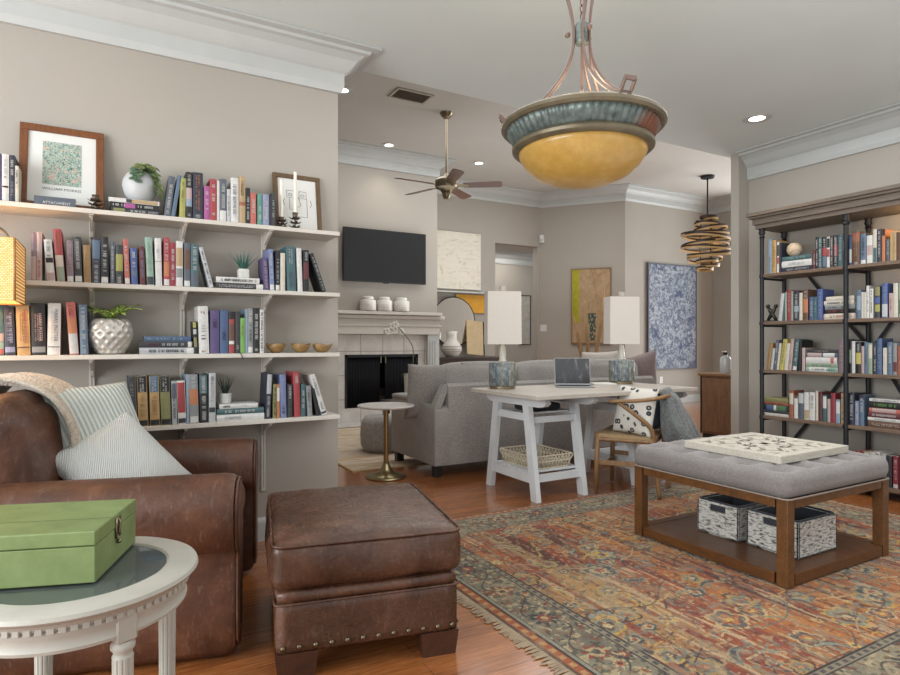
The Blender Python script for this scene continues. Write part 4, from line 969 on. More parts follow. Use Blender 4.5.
for sx in (-1, 1):
    for sy in (-1, 1):
        x, y = sx * (ow / 2 - .075), sy * (od / 2 - .05); m = MB()
        w0, w1 = .06, .07
        b = [(x - w0, y - .04), (x + w0, y - .04), (x + w0, y + .04), (x - w0, y + .04)]; tt = [(x - w1, y - .048), (x + w1, y - .048), (x + w1, y + .048), (x - w1, y + .048)]
        A_ = [m.bm.verts.new((*p, 0)) for p in b]; B_ = [m.bm.verts.new((*p, .088)) for p in tt]
        m.bm.faces.new(A_); m.bm.faces.new(B_)
        for k in range(4): m.bm.faces.new((A_[k], A_[(k + 1) % 4], B_[(k + 1) % 4], B_[k]))
        m.build('foot', M_foot, ot)

# ------------------------------------------------------------------ round white side table
TX, TY, TZ = -.06, 1.61, .60
st = thing('side_table', 'round antique white side table with glass top and fluted legs', 'side table', (TX, TY, 0))
M_antq = plain('antique white paint', '#aaa79d', .5, var=.06, vs=14)
R0 = .25
m = MB(); m.lathe([(.178, TZ - .022), (R0 - .02, TZ - .022), (R0 - .006, TZ - .019), (R0, TZ - .012), (R0 - .003, TZ - .004), (R0 - .012, TZ), (.185, TZ), (.181, TZ - .004), (.178, TZ - .004), (.178, TZ - .022)], seg=96, caps=False); m.build('top_rim', M_antq, st, 'auto')
s = NT('smoked glass'); s.set(Base_Color=lin('#8d9694'), Roughness=.03); s.inp(s.b, 'Transmission Weight', .75); s.inp(s.b, 'IOR', 1.45)
MB().lathe([(0, TZ - .010), (.1795, TZ - .010), (.1795, TZ - .004), (0, TZ - .004)], seg=64, caps=False).build('glass_top', s.m, st)
m = MB(); m.lathe([(.212, TZ - .085), (.223, TZ - .085), (.225, TZ - .078), (.222, TZ - .072), (.222, TZ - .055), (.226, TZ - .05), (.226, TZ - .042), (.224, TZ - .04), (.232, TZ - .028), (.236, TZ - .0225), (.212, TZ - .0225)], seg=96)
m.build('apron', M_antq, st, 'auto')
m = MB()
for k in range(72):
    a = 2 * PI * k / 72; m.box((.2275 * math.cos(a), .2275 * math.sin(a), TZ - .0375), (.006, .013, .012), (0, 0, a), .001, 1)
m.build('dentil_moulding', M_antq, st)
for adeg in (-66, 24, 114, 204):
    a = math.radians(adeg); x, y = .205 * math.cos(a), .205 * math.sin(a); m = MB()
    m.box((x, y, TZ - .06), (.042, .042, .075), (0, 0, a), .003, 1)
    m.lathe([(.019, TZ - .098), (.0235, TZ - .106), (.0235, TZ - .114), (.019, TZ - .12), (.018, TZ - .126), (.021, TZ - .132)], (x, y, 0), 24)
    m.lathe([(.0205, TZ - .13), (.0175, .06)], (x, y, 0), 48, fn=lambda R, z, an: R * (1 - .10 * max(0, math.cos(an * 12)) ** 2))
    m.lathe([(.018, .065), (.023, .055), (.023, .04), (.016, .03), (.014, .0)], (x, y, 0), 24)
    m.build('leg', M_antq, st, 'auto')
m = MB(); m.lathe([(.0, .16), (.178, .16), (.186, .166), (.186, .174), (.178, .18), (.0, .18)], seg=64); m.build('lower_shelf', M_antq, st, 'auto')

# green wooden box on the table
GB = thing('wooden_box', 'pale green wooden box with a metal clasp on the glass table', 'box', (-.028, 1.506, TZ + .0006), math.radians(-18.5))
s = NT('worn green paint'); v = s.coords(); n = s.noise(v, 9, 5, .7)
s.set(Base_Color=s.mix(s.ramp(s.noise(s.coords((1, 1, 6)), 26, 4, .7), [(.66, (0, 0, 0)), (.72, (1, 1, 1))]), s.ramp(n, [(.3, '#647443'), (.7, '#7b8b57')]), lin('#5b6838')), Roughness=.5); M_grn = s.m
M_grn2 = plain('yellowish green paint', '#a3a868', .5, var=.1, vs=14)
bw_, bd_, bh = .33, .272, .112
MB().b2((-bw_, 0, 0), (0, bd_, bh * .70), .002).build('body', M_grn, GB)
ld = MB().b2((-bw_ - .001, -.001, bh * .715), (.001, bd_ + .001, bh), .003).build('lid', M_grn, GB)
MB().b2((-bw_ + .002, .098, bh + .0001), (-.002, .1, bh + .0006)).build('lid_seam', plain('dark green seam', '#4b5a30', .6), ld)
m = MB(); m.b2((.0008, .118, bh * .5), (.004, .15, bh * .92)); m.tube([(.004, .132, bh * .9), (.009, .132, bh * .8), (.006, .132, bh * .62), (.004, .132, bh * .55)], .003, 8); m.tube([(.005, .122, bh * .5), (.009, .132, bh * .46), (.005, .142, bh * .5), (.004, .132, bh * .62)], .0025, 8, True)
m.ball((.005, .132, bh * .42), .006, 10); m.build('clasp', M_nickel, GB, True)
MB().b2((-.10, bd_ + .0012, bh * .6), (-.06, bd_ + .003, bh * .85)).build('hinge', M_nickel, GB)
MB().b2((-.27, bd_ + .0012, bh * .6), (-.23, bd_ + .003, bh * .85)).build('hinge', M_nickel, GB)

# ------------------------------------------------------------------ rug, painted knot by knot
RX0, RX1, RY0, RY1, RT = 1.36, 4.36, .86, 3.29, .007
def make_rug():
    nx, ny = 900, 730; X = np.linspace(0, RX1 - RX0, nx)[:, None] + np.zeros((1, ny)); Y = np.linspace(0, RY1 - RY0, ny)[None, :] + np.zeros((nx, 1))
    g = np.random.default_rng(5)
    def vn(x, y, sx, sy, seed):
        r = np.random.default_rng(seed); T_ = r.random((260, 260)); a = x * sx; b = y * sy; i = np.floor(a).astype(int); j = np.floor(b).astype(int); fa = a - i; fb = b - j; fa = fa * fa * (3 - 2 * fa); fb = fb * fb * (3 - 2 * fb)
        t = lambda p, q_: T_[p % 260, q_ % 260]
        return (t(i, j) * (1 - fa) + t(i + 1, j) * fa) * (1 - fb) + (t(i, j + 1) * (1 - fa) + t(i + 1, j + 1) * fa) * fb
    def fb(x, y, sx, sy, seed): return (vn(x, y, sx, sy, seed) * .55 + vn(x, y, sx * 2.1, sy * 2.1, seed + 1) * .3 + vn(x, y, sx * 4.3, sy * 4.3, seed + 2) * .15)
    C = lambda h: np.array(lin(h)[:3])
    def pick(f, stops):
        out = np.zeros(f.shape + (3,)); ps = [p for p, _ in stops]; cs = np.array([C(c) for _, c in stops])
        for k in range(3): out[..., k] = np.interp(f, ps, cs[:, k])
        return out
    Wd, Dp = RX1 - RX0, RY1 - RY0
    # abrash: bands running along Y
    band = fb(X, Y, 2.6, .5, 11) + .28 * (fb(X, Y, 26, 1.2, 21) - .5)
    col = pick(band, [(.2, '#6d3529'), (.34, '#8f4a31'), (.44, '#a86338'), (.52, '#b37a46'), (.6, '#a05c38'), (.7, '#823f31'), (.82, '#a9865a')])
    st = vn(X, Y, 34, 1.6, 31); st2 = vn(X, Y, 60, 3.0, 41); sel = fb(X, Y, 1.8, .9, 51)
    def put(mask, c, a=1.0):
        m_ = np.clip(mask, 0, 1)[..., None] * a; col[:] = col * (1 - m_) + C(c) * m_
    put((st > .74) * (sel > .5), '#4c2a24', .8); put((st2 > .76) * (sel < .56), '#c3a988', .75); put((st2 < .2) * (sel > .42), '#8d8066', .7)
    wobx = X + .008 * (vn(X, Y, 30, 30, 61) - .5); woby = Y + .008 * (vn(X, Y, 30, 30, 71) - .5)
    def motif(cx, cy, R, rot, kind, pal):
        k_ = R * 1.4 + .01; i0, i1 = [int(np.clip((c_ / Wd) * (nx - 1), 0, nx)) for c_ in (cx - k_, cx + k_)]; j0, j1 = [int(np.clip((c_ / Dp) * (ny - 1), 0, ny)) for c_ in (cy - k_, cy + k_)]
        if i1 - i0 < 2 or j1 - j0 < 2: return
        sub_ = col[i0:i1, j0:j1]; dx = wobx[i0:i1, j0:j1] - cx; dy = woby[i0:i1, j0:j1] - cy; r = np.hypot(dx, dy); hole = vn(X[i0:i1, j0:j1], Y[i0:i1, j0:j1], 70, 70, 140) > .22
        def put(mask, c, a=.88):
            m_ = (np.clip(mask, 0, 1) * hole)[..., None] * a; sub_[:] = sub_ * (1 - m_) + C(c) * m_
        th_ = np.arctan2(dy, dx) + rot
        if kind == 0:     # palmette
            e = R * (.66 + .30 * np.abs(np.cos(2.5 * th_)) ** .7)
            put((r < e) * 1.0, pal[0]); put((r < e * .82) * 1.0, pal[1]); put((r < e * .52) * 1.0, pal[2]); put((r < e * .26) * 1.0, pal[3])
        elif kind == 1:   # rosette
            e = R * (.7 + .25 * np.cos(8 * th_)); put((r < e) * 1.0, pal[0]); put((r < R * .52) * 1.0, pal[3]); put((r < R * .25) * 1.0, pal[1])
        elif kind == 2:   # curled leaf
            a = dx * math.cos(rot) + dy * math.sin(rot); b = -dx * math.sin(rot) + dy * math.cos(rot) - .5 * a * a / R; wv = R * .26 * np.clip(1 - (a / R) ** 2, 0, 1)
            put((np.abs(b) < wv) * 1.0, pal[0]); put((np.abs(b) < wv * .55) * 1.0, pal[1])
        else:             # angular spray
            a = dx * math.cos(rot) + dy * math.sin(rot); b = -dx * math.sin(rot) + dy * math.cos(rot)
            k = (np.abs(b - .6 * np.abs(a)) < R * .07) * (r < R); k2 = (np.abs(b + .25 * np.abs(a)) < R * .06) * (r < R); k3 = (np.abs(a) < R * .05) * (r < R)
            put(k * 1.0, pal[0]); put(k2 * 1.0, pal[2]); put(k3 * 1.0, pal[0])
    pals = [('#35343a', '#b0905a', '#75796f', '#96492f'), ('#c7ab80', '#4b4a4c', '#b0734a', '#c9a860'), ('#4a3a38', '#8d9488', '#c09a58', '#3a3f4a'), ('#c09a50', '#7b8478', '#5a3f38', '#c8b48a'), ('#848677', '#3d4046', '#bca982', '#8a3a30')]
    bw = .31
    for k in range(300):
        cx, cy = g.uniform(bw, Wd - bw), g.uniform(bw, Dp - bw); kind = int(g.choice([0, 0, 1, 2, 2, 3, 3])); R = g.uniform(.035, .10) if kind != 1 else g.uniform(.025, .05)
        motif(cx, cy, R, g.uniform(0, 6.28), kind, pals[int(g.integers(len(pals)))])
    # mottled wear and tiny filler flowers
    put((vn(X, Y, 75, 60, 311) > .76) * 1.0, '#3a302b', .55); put((vn(X, Y, 60, 50, 312) > .77) * 1.0, '#bba27a', .6); put((vn(X, Y, 50, 45, 313) > .80) * 1.0, '#6f7770', .6)
    # thin vines
    for k in range(9):
        ph = g.uniform(0, 6.28); y0 = g.uniform(bw, Dp - bw); am = g.uniform(.05, .16); fr_ = g.uniform(2.5, 5)
        put((np.abs(Y - y0 - am * np.sin(X * fr_ + ph) - .02 * np.sin(X * 17)) < .0045) * 1.0, ['#4a4038', '#b7a27c', '#5d6a66'][k % 3] , (.75 * (vn(X, Y, 9, 9, 200 + k) > .45))[..., None])
    # border
    d = np.minimum(np.minimum(X, Wd - X), np.minimum(Y, Dp - Y)); inb = d < bw
    save = col.copy(); b = fb(X, Y, 5, 5, 81)
    bc = pick(b, [(.25, '#6a6557'), (.5, '#837c69'), (.75, '#9a8e74')]); col[:] = bc
    along = np.where(np.minimum(X, Wd - X) < np.minimum(Y, Dp - Y), Y, X)
    for k in range(1150):
        cx, cy = g.uniform(0, Wd), g.uniform(0, Dp); dd = min(cx, Wd - cx, cy, Dp - cy)
        if .06 < dd < bw - .06: motif(cx, cy, g.uniform(.018, .045), g.uniform(0, 6.28), int(g.choice([2, 2, 1, 3])), [('#2a2a2d', '#b9a67f', '#c2b08a', '#8f4a38'), ('#c4b48e', '#3c3733', '#2d3036', '#a25c40'), ('#4a565c', '#c2b08a', '#2b2b2d', '#bd8a50')][int(g.integers(3))])
    put((vn(X, Y, 62, 62, 301) > .70) * 1.0, '#35312e', .65); put((vn(X, Y, 58, 58, 302) > .70) * 1.0, '#bba985', .7); put((vn(X, Y, 40, 40, 303) > .76) * 1.0, '#7d4a36', .6)
    per = .30
    for side in range(4):
        L_ = Dp if side < 2 else Wd
        for k in range(int(L_ / per) + 1):
            s_ = .16 + k * per; c_ = bw * .52; p = {0: (c_, s_), 1: (Wd - c_, s_), 2: (s_, c_), 3: (s_, Dp - c_)}[side]
            motif(p[0], p[1], .062, .4, 1, ('#2f333c', '#c0a878', '#8b4638', '#8f4a3c') if k % 2 else ('#8a4436', '#2e3138', '#c0a878', '#b7a27c'))
    vine = np.abs(d - bw * .52 - .055 * np.sin(along * 2 * PI / per)); put((vine < .005) * 1.0, '#3f3d3a', .9)
    for lo, hi, c_ in ((0, .012, '#5a4a40'), (.012, .05, '#9c5a3c'), (.05, .058, '#2f2d30'), (.058, .075, '#8f8a78'), (.075, .08, '#33302f'), (bw - .045, bw - .038, '#2f2d30'), (bw - .038, bw - .01, '#8d826c'), (bw - .01, bw, '#332c2b')):
        put(((d >= lo) & (d < hi)) * 1.0, c_)
    dash = ((along * 22) % 1 < .5) & (d > bw - .033) & (d < bw - .016); put(dash * 1.0, '#4c4a4c'); dash = ((along * 18) % 1 < .45) & (d > .02) & (d < .042); put(dash * 1.0, '#c0a070', .7)
    bord = col.copy(); col[:] = np.where(inb[..., None], bord, save)
    # wear
    wn = fb(X, Y, 14, 14, 91); ws = vn(X, Y, 90, 9, 95)
    put(np.clip((wn - .56) * 5, 0, 1) * (ws > .35), '#a5947a', .45); put(np.clip((.4 - wn) * 4, 0, 1) * (ws > .5), '#6a4434', .35)
    L_ = col.mean(-1, keepdims=True); col[:] = (L_ + (col - L_) * 1.08) * .80; col *= (1 + .5 * (g.random((nx, ny, 1)) - .5))
    v = np.zeros((nx, ny, 3)); v[..., 0] = RX0 + X; v[..., 1] = RY0 + Y; v[..., 2] = RT + .0008 * (wn - .5)
    idx = np.arange(nx * ny).reshape(nx, ny); f = np.stack([idx[:-1, :-1], idx[1:, :-1], idx[1:, 1:], idx[:-1, 1:]], -1).reshape(-1, 4)
    me = bpy.data.meshes.new('pile'); me.vertices.add(nx * ny); me.vertices.foreach_set('co', v.reshape(-1)); nf = len(f)
    me.loops.add(nf * 4); me.polygons.add(nf); me.loops.foreach_set('vertex_index', f.reshape(-1).astype(np.int32)); me.polygons.foreach_set('loop_start', np.arange(nf, dtype=np.int32) * 4)
    me.update(calc_edges=True)
    ca = me.color_attributes.new('dye', 'FLOAT_COLOR', 'POINT'); rgba = np.ones((nx, ny, 4)); rgba[..., :3] = np.clip(col, 0, 1); ca.data.foreach_set('color', rgba.reshape(-1).astype(np.float32))
    s = NT('knotted wool'); at = s.n('ShaderNodeAttribute'); at.attribute_name = 'dye'; s.set(Base_Color=at.outputs['Color'], Roughness=1.0); s.inp(s.b, 'Sheen Weight', .15); s.inp(s.b, 'Specular IOR Level', .1)
    s.bump(s.noise(s.coords(), 260, 2, .6), .5, .004); me.materials.append(s.m)
    rug = thing('area_rug', 'large rust and grey patterned rug under the tufted table', 'rug', ((RX0 + RX1) / 2, (RY0 + RY1) / 2, 0))
    o = bpy.data.objects.new('pile', me); COL.objects.link(o); o.parent = rug; o.location = (-(RX0 + RX1) / 2, -(RY0 + RY1) / 2, 0)
    hw, hd = Wd / 2, Dp / 2
    MB().b2((-hw, -hd, 0.0), (hw, hd, RT - .001)).build('backing', plain('rug backing', '#6b5a48', 1.0), rug)
    m = MB(); r = random.Random(9)
    for sx in (-1, 1):
        for k in range(330):
            y = -hd + (k + .5) * Dp / 330; L = r.uniform(.04, .065); dy = r.uniform(-.008, .008)
            m.tube([(sx * hw, y, RT * .6), (sx * (hw + L * .5), y + dy * .5, .005), (sx * (hw + L), y + dy, .003)], .0027, 4)
    o = m.build('fringe', plain('wool fringe', '#a4927a', 1.0, var=.15, vs=40), rug); o['kind'] = 'stuff'
    return rug
make_rug()

# ------------------------------------------------------------------ tufted coffee table
CX0, CX1, CY0, CY1 = 2.645, 3.535, 1.60, 2.506; cz = RT + .0012
ct = thing('tufted_coffee_table', 'square grey tufted coffee table on a brown wood frame, on the rug', 'coffee table', ((CX0 + CX1) / 2, (CY0 + CY1) / 2, cz))
M_wal = wood('table walnut', '#4a2f17', '#744c28', 6, (3, 3, 3), .4); hx, hy = (CX1 - CX0) / 2, (CY1 - CY0) / 2
M_walx = wood('table walnut boards', '#472b16', '#6f4727', 5, (10, 1.2, 10), .35)
for sx in (-1, 1):
    for sy in (-1, 1): MB().box((sx * (hx - .027), sy * (hy - .027), .2), (.054, .054, .4), None, .003).build('leg', M_wal, ct)
m = MB()
for sy in (-1, 1): m.box((0, sy * (hy - .02), .377), (2 * hx - .128, .03, .045), None, .002)
for sx in (-1, 1): m.box((sx * (hx - .02), 0, .377), (.03, 2 * hy - .128, .045), None, .002)
m.build('apron', M_wal, ct)
m = MB()
for sy in (-1, 1): m.box((0, sy * (hy - .03), .032), (2 * hx - .128, .055, .05), None, .002)
for sx in (-1, 1): m.box((sx * (hx - .03), 0, .032), (.055, 2 * hy - .128, .05), None, .002)
m.box((0, 0, .04), (2 * hx - .115, 2 * hy - .115, .03)); m.build('lower_shelf', M_walx, ct)
M_tuft = fabric('grey taupe linen', '#686361', '#8a8481', 170)
NB = 5; btn = [(-hx + 2 * hx * (i + .5) / NB, -hy + 2 * hy * (j + .5) / NB) for i in range(NB) for j in range(NB)]
def tuft(p, x, y, z):
    q = p.copy()
    if z > .2:
        dd = min(math.hypot(p.x - bx_, p.y - by_) for bx_, by_ in btn); k = max(0, 1 - dd / .10); q.z -= .050 * k * k
        gx = abs(((p.x + hx) / (2 * hx) * NB) % 1 - .5) * 2; gy = abs(((p.y + hy) / (2 * hy) * NB) % 1 - .5) * 2
        q.z -= .011 * max(0, 1 - abs(gx - gy) * 4) * (1 - max(abs(x), abs(y)) ** 4)
    return q
MB().soft((0, 0, .46), (2 * hx + .02, 2 * hy + .02, .125), .052, (.008, .008, .006), 44, None, tuft).build('cushion', M_tuft, ct, True)
for (bx_, by_) in btn: MB().ball((bx_, by_, .476), .011, 10, (1, 1, .5)).build('button', M_tuft, ct, True)
m = MB(); m.tube(rr(hx + .006, hy + .006, .03, .402), .0045, 6, True); m.build('welt', plain('pale welt', '#8f8378', .8), ct, True)
# carved panel lying on it
PX0, PX1, PY0, PY1, pz = 2.80, 3.42, 1.735, 2.285, cz + .523
pn = thing('carved_panel', 'white carved wooden panel lying on the tufted table', 'wood panel', ((PX0 + PX1) / 2, (PY0 + PY1) / 2, pz), math.radians(1.0))
M_pan = wood('whitewashed wood', '#aaa496', '#c8c2b6', 6, (3, 12, 12), .7); a, b = (PX1 - PX0) / 2, (PY1 - PY0) / 2
m = MB()
for sy in (-1, 1): m.box((0, sy * (b - .028), .019), (2 * a, .056, .038), None, .003)
for sx in (-1, 1): m.box((sx * (a - .028), 0, .019), (.056, 2 * b - .112, .038), None, .003)
m.build('frame', M_pan, pn)
m = MB()
for sx in (-1, 1):
    for sy in (-1, 1):
        cx_, cy_ = sx * a * .42, sy * b * .42; ra, rb = a * .37, b * .37
        for (p, q_) in (((0, rb), (ra, 0)), ((ra, 0), (0, -rb)), ((0, -rb), (-ra, 0)), ((-ra, 0), (0, rb))): m.bar((cx_ + p[0], cy_ + p[1], .022), (cx_ + q_[0], cy_ + q_[1], .022), .045, .026, .002)
        m.box((cx_, cy_, .022), (.06, .06, .03), (0, 0, PI / 4), .002)
m.box((0, 0, .020), (.05, 2 * b - .11, .030), None, .002); m.box((0, 0, .020), (2 * a - .11, .05, .030), None, .002)
m.build('fretwork', M_pan, pn)
MB().b2((-a + .03, -b + .03, .0005), (a - .03, b - .03, .016)).build('backing', wood('panel back', '#a69e91', '#beb6a8', 5, (3, 10, 10), .8), pn)
# two woven baskets
s = NT('white seagrass'); v = s.coords(); bt_ = s.n('ShaderNodeTexBrick'); s.inp(bt_, 'Vector', s.coords((1, 1, 1), (PI / 2, 0, 0))); wv = s.noise(s.coords((30, 30, 110)), 1.0, 3, .6, .4)
s.set(Base_Color=s.ramp(wv, [(.34, '#4d4a47'), (.44, '#a5a19a'), (.55, '#d4d2cc'), (.8, '#c3beb4')]), Roughness=.9); s.bump(wv, .9, .01); M_bask = s.m
M_lin = fabric('charcoal liner', '#2a2d33', '#3d4148', 120)
for k, (x0, x1, y0, y1, lb) in enumerate(((2.88, 3.19, 2.005, 2.262, 'white woven basket, left one under the tufted table'), (2.90, 3.235, 1.70, 1.975, 'white woven basket, right one behind the front table leg'))):
    zb = cz + .056; t = thing('woven_basket', lb, 'basket', ((x0 + x1) / 2, (y0 + y1) / 2, zb), 0, 'woven baskets under the table'); hx_, hy_ = (x1 - x0) / 2, (y1 - y0) / 2; hz = .178; th_ = .014
    m = MB(); m.b2((-hx_, -hy_, 0), (hx_, hy_, .012), .004)
    for sx in (-1, 1):
        yy = .048      # the handle slot in each end
        m.box((sx * (hx_ - th_ / 2), -(hy_ + yy) / 2, hz / 2), (th_, hy_ - yy, hz), None, .004); m.box((sx * (hx_ - th_ / 2), (hy_ + yy) / 2, hz / 2), (th_, hy_ - yy, hz), None, .004)
        m.box((sx * (hx_ - th_ / 2), 0, hz * .36), (th_, 2 * yy, hz * .72)); m.box((sx * (hx_ - th_ / 2), 0, hz * .965), (th_, 2 * yy, hz * .07))
    for sy in (-1, 1): m.box((0, sy * (hy_ - th_ / 2), hz / 2), (2 * hx_, th_, hz), None, .004)
    m.build('body', M_bask, t)
    m = MB(); e = th_ + .002
    for sx in (-1, 1): m.box((sx * (hx_ - e), 0, hz * .5), (.003, 2 * hy_ - 2 * e, hz * .96))
    for sy in (-1, 1): m.box((0, sy * (hy_ - e), hz * .5), (2 * hx_ - 2 * e, .003, hz * .96))
    m.box((0, 0, .016), (2 * hx_ - 2 * e, 2 * hy_ - 2 * e, .004))
    m.tube(rr(hx_ - .008, hy_ - .008, .02, hz + .002), .007, 6, True); m.build('liner', M_lin, t)
# ------------------------------------------------------------------ bowl pendant lamp
BX, BYp = 1.785, 1.99
pd = thing('bowl_pendant', 'large amber glass bowl pendant with a verdigris band, hanging from the ceiling', 'pendant lamp', (BX, BYp, 1.80))
z0 = 0.0
M_verd = NT('verdigris bronze'); v = M_verd.coords(); M_verd.set(Base_Color=M_verd.mix(M_verd.ramp(M_verd.noise(v, 2.4, 2), [(.5, (0, 0, 0)), (.62, (1, 1, 1))]), M_verd.ramp(M_verd.noise(v, 30, 4), [(.3, '#3d4645'), (.7, '#6f7a74')]), lin('#6a3f2a')), Roughness=.45, Metallic=.35)
M_ant = plain('antique gold bronze', '#655c48', .42, .35, var=.2, vs=18); M_cop = plain('brushed copper brown', '#6d5850', .42, .45, var=.12)
s = NT('amber glass'); n = s.noise(s.coords(), 26, 5, .75); am = s.ramp(n, [(.3, '#9a7836'), (.55, '#a58241'), (.75, '#ae8d4b')])
s.set(Base_Color=am, Roughness=.3); s.inp(s.b, 'Emission Color', am); s.inp(s.b, 'Emission Strength', .09); M_amber = s.m
prof = [(.002, 0), (.07, .004), (.14, .018), (.20, .045), (.245, .085), (.27, .125), (.276, .15), (.268, .15), (.24, .095), (.19, .052), (.13, .025), (.05, .012), (.002, .01)]
MB().lathe(prof, seg=64, caps=False).build('glass_bowl', M_amber, pd, True)
m = MB(); m.lathe([(.262, .140), (.290, .140), (.302, .150), (.304, .162), (.296, .172), (.290, .176), (.280, .176), (.262, .160)], seg=80); m.build('lower_ring', M_ant, pd, 'auto')
m = MB(); m.lathe([(.285, .174), (.295, .178), (.318, .215), (.330, .236), (.320, .240), (.285, .19)], seg=320, fn=lambda R, z, a: R - .007 * (.5 + .5 * math.cos(a * 64)) * (.176 < z < .238)); m.build('reeded_band', M_verd.m, pd, True)
m = MB(); m.lathe([(.315, .234), (.340, .236), (.350, .246), (.350, .258), (.342, .266), (.335, .270), (.325, .270), (.31, .255)], seg=80); m.build('upper_ring', M_ant, pd, 'auto')
HZ = .66
for k in range(3):
    a = math.radians(258.5 + 120 * k)
    for sd in (-.017, .017):
        pts = []
        for j in range(25):
            u = j / 24
            # from above the hub, pinched at the hub, flaring to the rim
            zz = (HZ + .30) - u * (HZ + .30 - .27); r = .035 + .075 * max(0, (zz - HZ) / .30) ** 1.6 if zz > HZ else .035 + .285 * ((HZ - zz) / (HZ - .27)) ** 2.3
            pts.append((r * math.cos(a) - sd * math.sin(a), r * math.sin(a) + sd * math.cos(a), zz))
        MB().tube(pts, .008, 8, sq=(1, .55)).build('strap', M_cop, pd, True)
    e = Vector((math.cos(a), math.sin(a), 0)); t_ = Vector((-math.sin(a), math.cos(a), 0))
    m = MB(); c0 = e * .325 + Vector((0, 0, .285))
    for (p, q) in ((e * 0 + t_ * -.022, e * .03 + t_ * -.022 + Vector((0, 0, .035))), (t_ * .022, e * .03 + t_ * .022 + Vector((0, 0, .035))), (e * .03 + t_ * -.026 + Vector((0, 0, .035)), e * .03 + t_ * .026 + Vector((0, 0, .035)))): m.bar(c0 + p, c0 + q, .007, .018)
    m.bar(e * .315 + Vector((0, 0, .262)), c0, .05, .006); m.build('strap_bracket', M_cop, pd)
    MB().ball((e * .062 + Vector((0, 0, HZ))), .013, 14).build('knob', M_cop, pd, True)
m = MB(); m.lathe([(.0, HZ - .045), (.028, HZ - .045), (.034, HZ - .03), (.034, HZ + .03), (.024, HZ + .045), (.012, HZ + .06), (.0, HZ + .06)], seg=24); m.build('hub', M_verd.m, pd, 'auto')
MB().cyl((0, 0, .25), (0, 0, HZ), .007, seg=10).build('rod', M_cop, pd, 'auto')
m = MB(); z = HZ + .055; k = 0
while z < ZF - 1.80 - .05:
    pts = []
    for j in range(12):
        an = 2 * PI * j / 12; x, zz = .010 * math.cos(an), .02 * math.sin(an); pts.append((x if k % 2 else 0, 0 if k % 2 else x, z + .02 + zz))
    m.tube(pts, .003, 6, True); z += .032; k += 1
m.build('chain', M_cop, pd, True)
MB().lathe([(.0, ZF - 1.80 - .06), (.015, ZF - 1.80 - .055), (.06, ZF - 1.80 - .025), (.065, ZF - 1.80 - .001), (.0, ZF - 1.80 - .001)], seg=32).build('canopy', M_cop, pd, 'auto')
d = bpy.data.lights.new('pendant_glow', 'POINT'); d.energy = 6; d.color = (1, .85, .62); d.shadow_soft_size = .12; o = bpy.data.objects.new('pendant_glow', d); COL.objects.link(o); o.location = (BX, BYp, 2.22)

# ------------------------------------------------------------------ recessed lights, vent
s = NT('recessed bulb'); s.set(Base_Color=(1, 1, 1, 1)); s.inp(s.b, 'Emission Color', (1, .93, .82, 1)); s.inp(s.b, 'Emission Strength', 5.0); M_bulb = s.m
rl = [((757, 118), ZF, 'recessed ceiling light above the bookcase'), ((343, 90), ZK, 'recessed ceiling light just beside the left wall end'), ((389, 145), ZK, 'recessed ceiling light above the television'), ((479, 163), ZK, 'recessed ceiling light right of the ceiling fan')]
for (p, z, lb) in rl:
    c = onZ(*p, z); t = thing('recessed_light', lb, 'ceiling light', (c.x, c.y, z - .0015), 0, 'recessed ceiling lights')
    MB().lathe([(.072, -.004), (.1, -.006), (.104, -.003), (.104, 0), (.072, 0)], seg=40).build('trim_ring', M_trim, t, 'auto'); MB().lathe([(.0, -.006), (.04, -.0055), (.07, -.003), (.07, -.0005), (0, -.0005)], seg=32, caps=False).build('lens', M_bulb, t, True)
    d = bpy.data.lights.new('downlight', 'SPOT'); d.energy = 20 if z == ZF else 14; d.color = (1, .9, .76); d.spot_size = 1.7; d.spot_blend = .7; d.shadow_soft_size = .06; o = bpy.data.objects.new('downlight', d); COL.objects.link(o); o.location = (c.x, c.y, z - .03)
c = onZ(411, 95.5, ZK); t = thing('air_vent', 'brown slatted air vent in the back ceiling', 'vent', (c.x, c.y, ZK - .001)); m = MB()
for (p, q) in (((-.22, -.14), (.22, -.11)), ((-.22, .11), (.22, .14)), ((-.22, -.11), (-.19, .11)), ((.19, -.11), (.22, .11))): m.b2((*p, -.012), (*q, 0), .002)
m.build('frame', plain('vent frame', '#a79d90', .6), t)
for k in range(9): MB().box((0, -.10 + k * .025, -.008), (.38, .016, .003), (.5, 0, 0)).build('slat', plain('vent slat', '#857868', .6), t)
MB().b2((-.19, -.11, -.002), (.19, .11, -.0005)).build('backing', plain('vent duct', '#5d5348', .8), t)

# ------------------------------------------------------------------ ceiling fan
c = onZ(446.5, 113, ZK); fn_ = thing('ceiling_fan', 'five-bladed ceiling fan with brown blades in the back room', 'ceiling fan', (c.x, c.y, 2.86)); q = ZK - 2.86
MB().lathe([(0, q - .07), (.03, q - .068), (.07, q - .03), (.08, q - .001), (0, q - .001)], seg=28).build('canopy', M_nickel, fn_, 'auto'); MB().cyl((0, 0, .2), (0, 0, q - .05), .013, seg=12).build('downrod', M_nickel, fn_, 'auto')
MB().lathe([(0, .02), (.06, .022), (.075, .05), (.13, .075), (.14, .1), (.135, .16), (.1, .19), (.04, .21), (.02, .24), (.013, .25)], seg=36).build('motor', M_nickel, fn_, 'auto')
MB().lathe([(0, -.06), (.03, -.055), (.05, -.02), (.055, .01), (.045, .03), (0, .03)], seg=28).build('switch_housing', M_nickel, fn_, 'auto')
M_blade = wood('fan blade walnut', '#4a2f22', '#6a4630', 7, (2, 12, 4), .35)
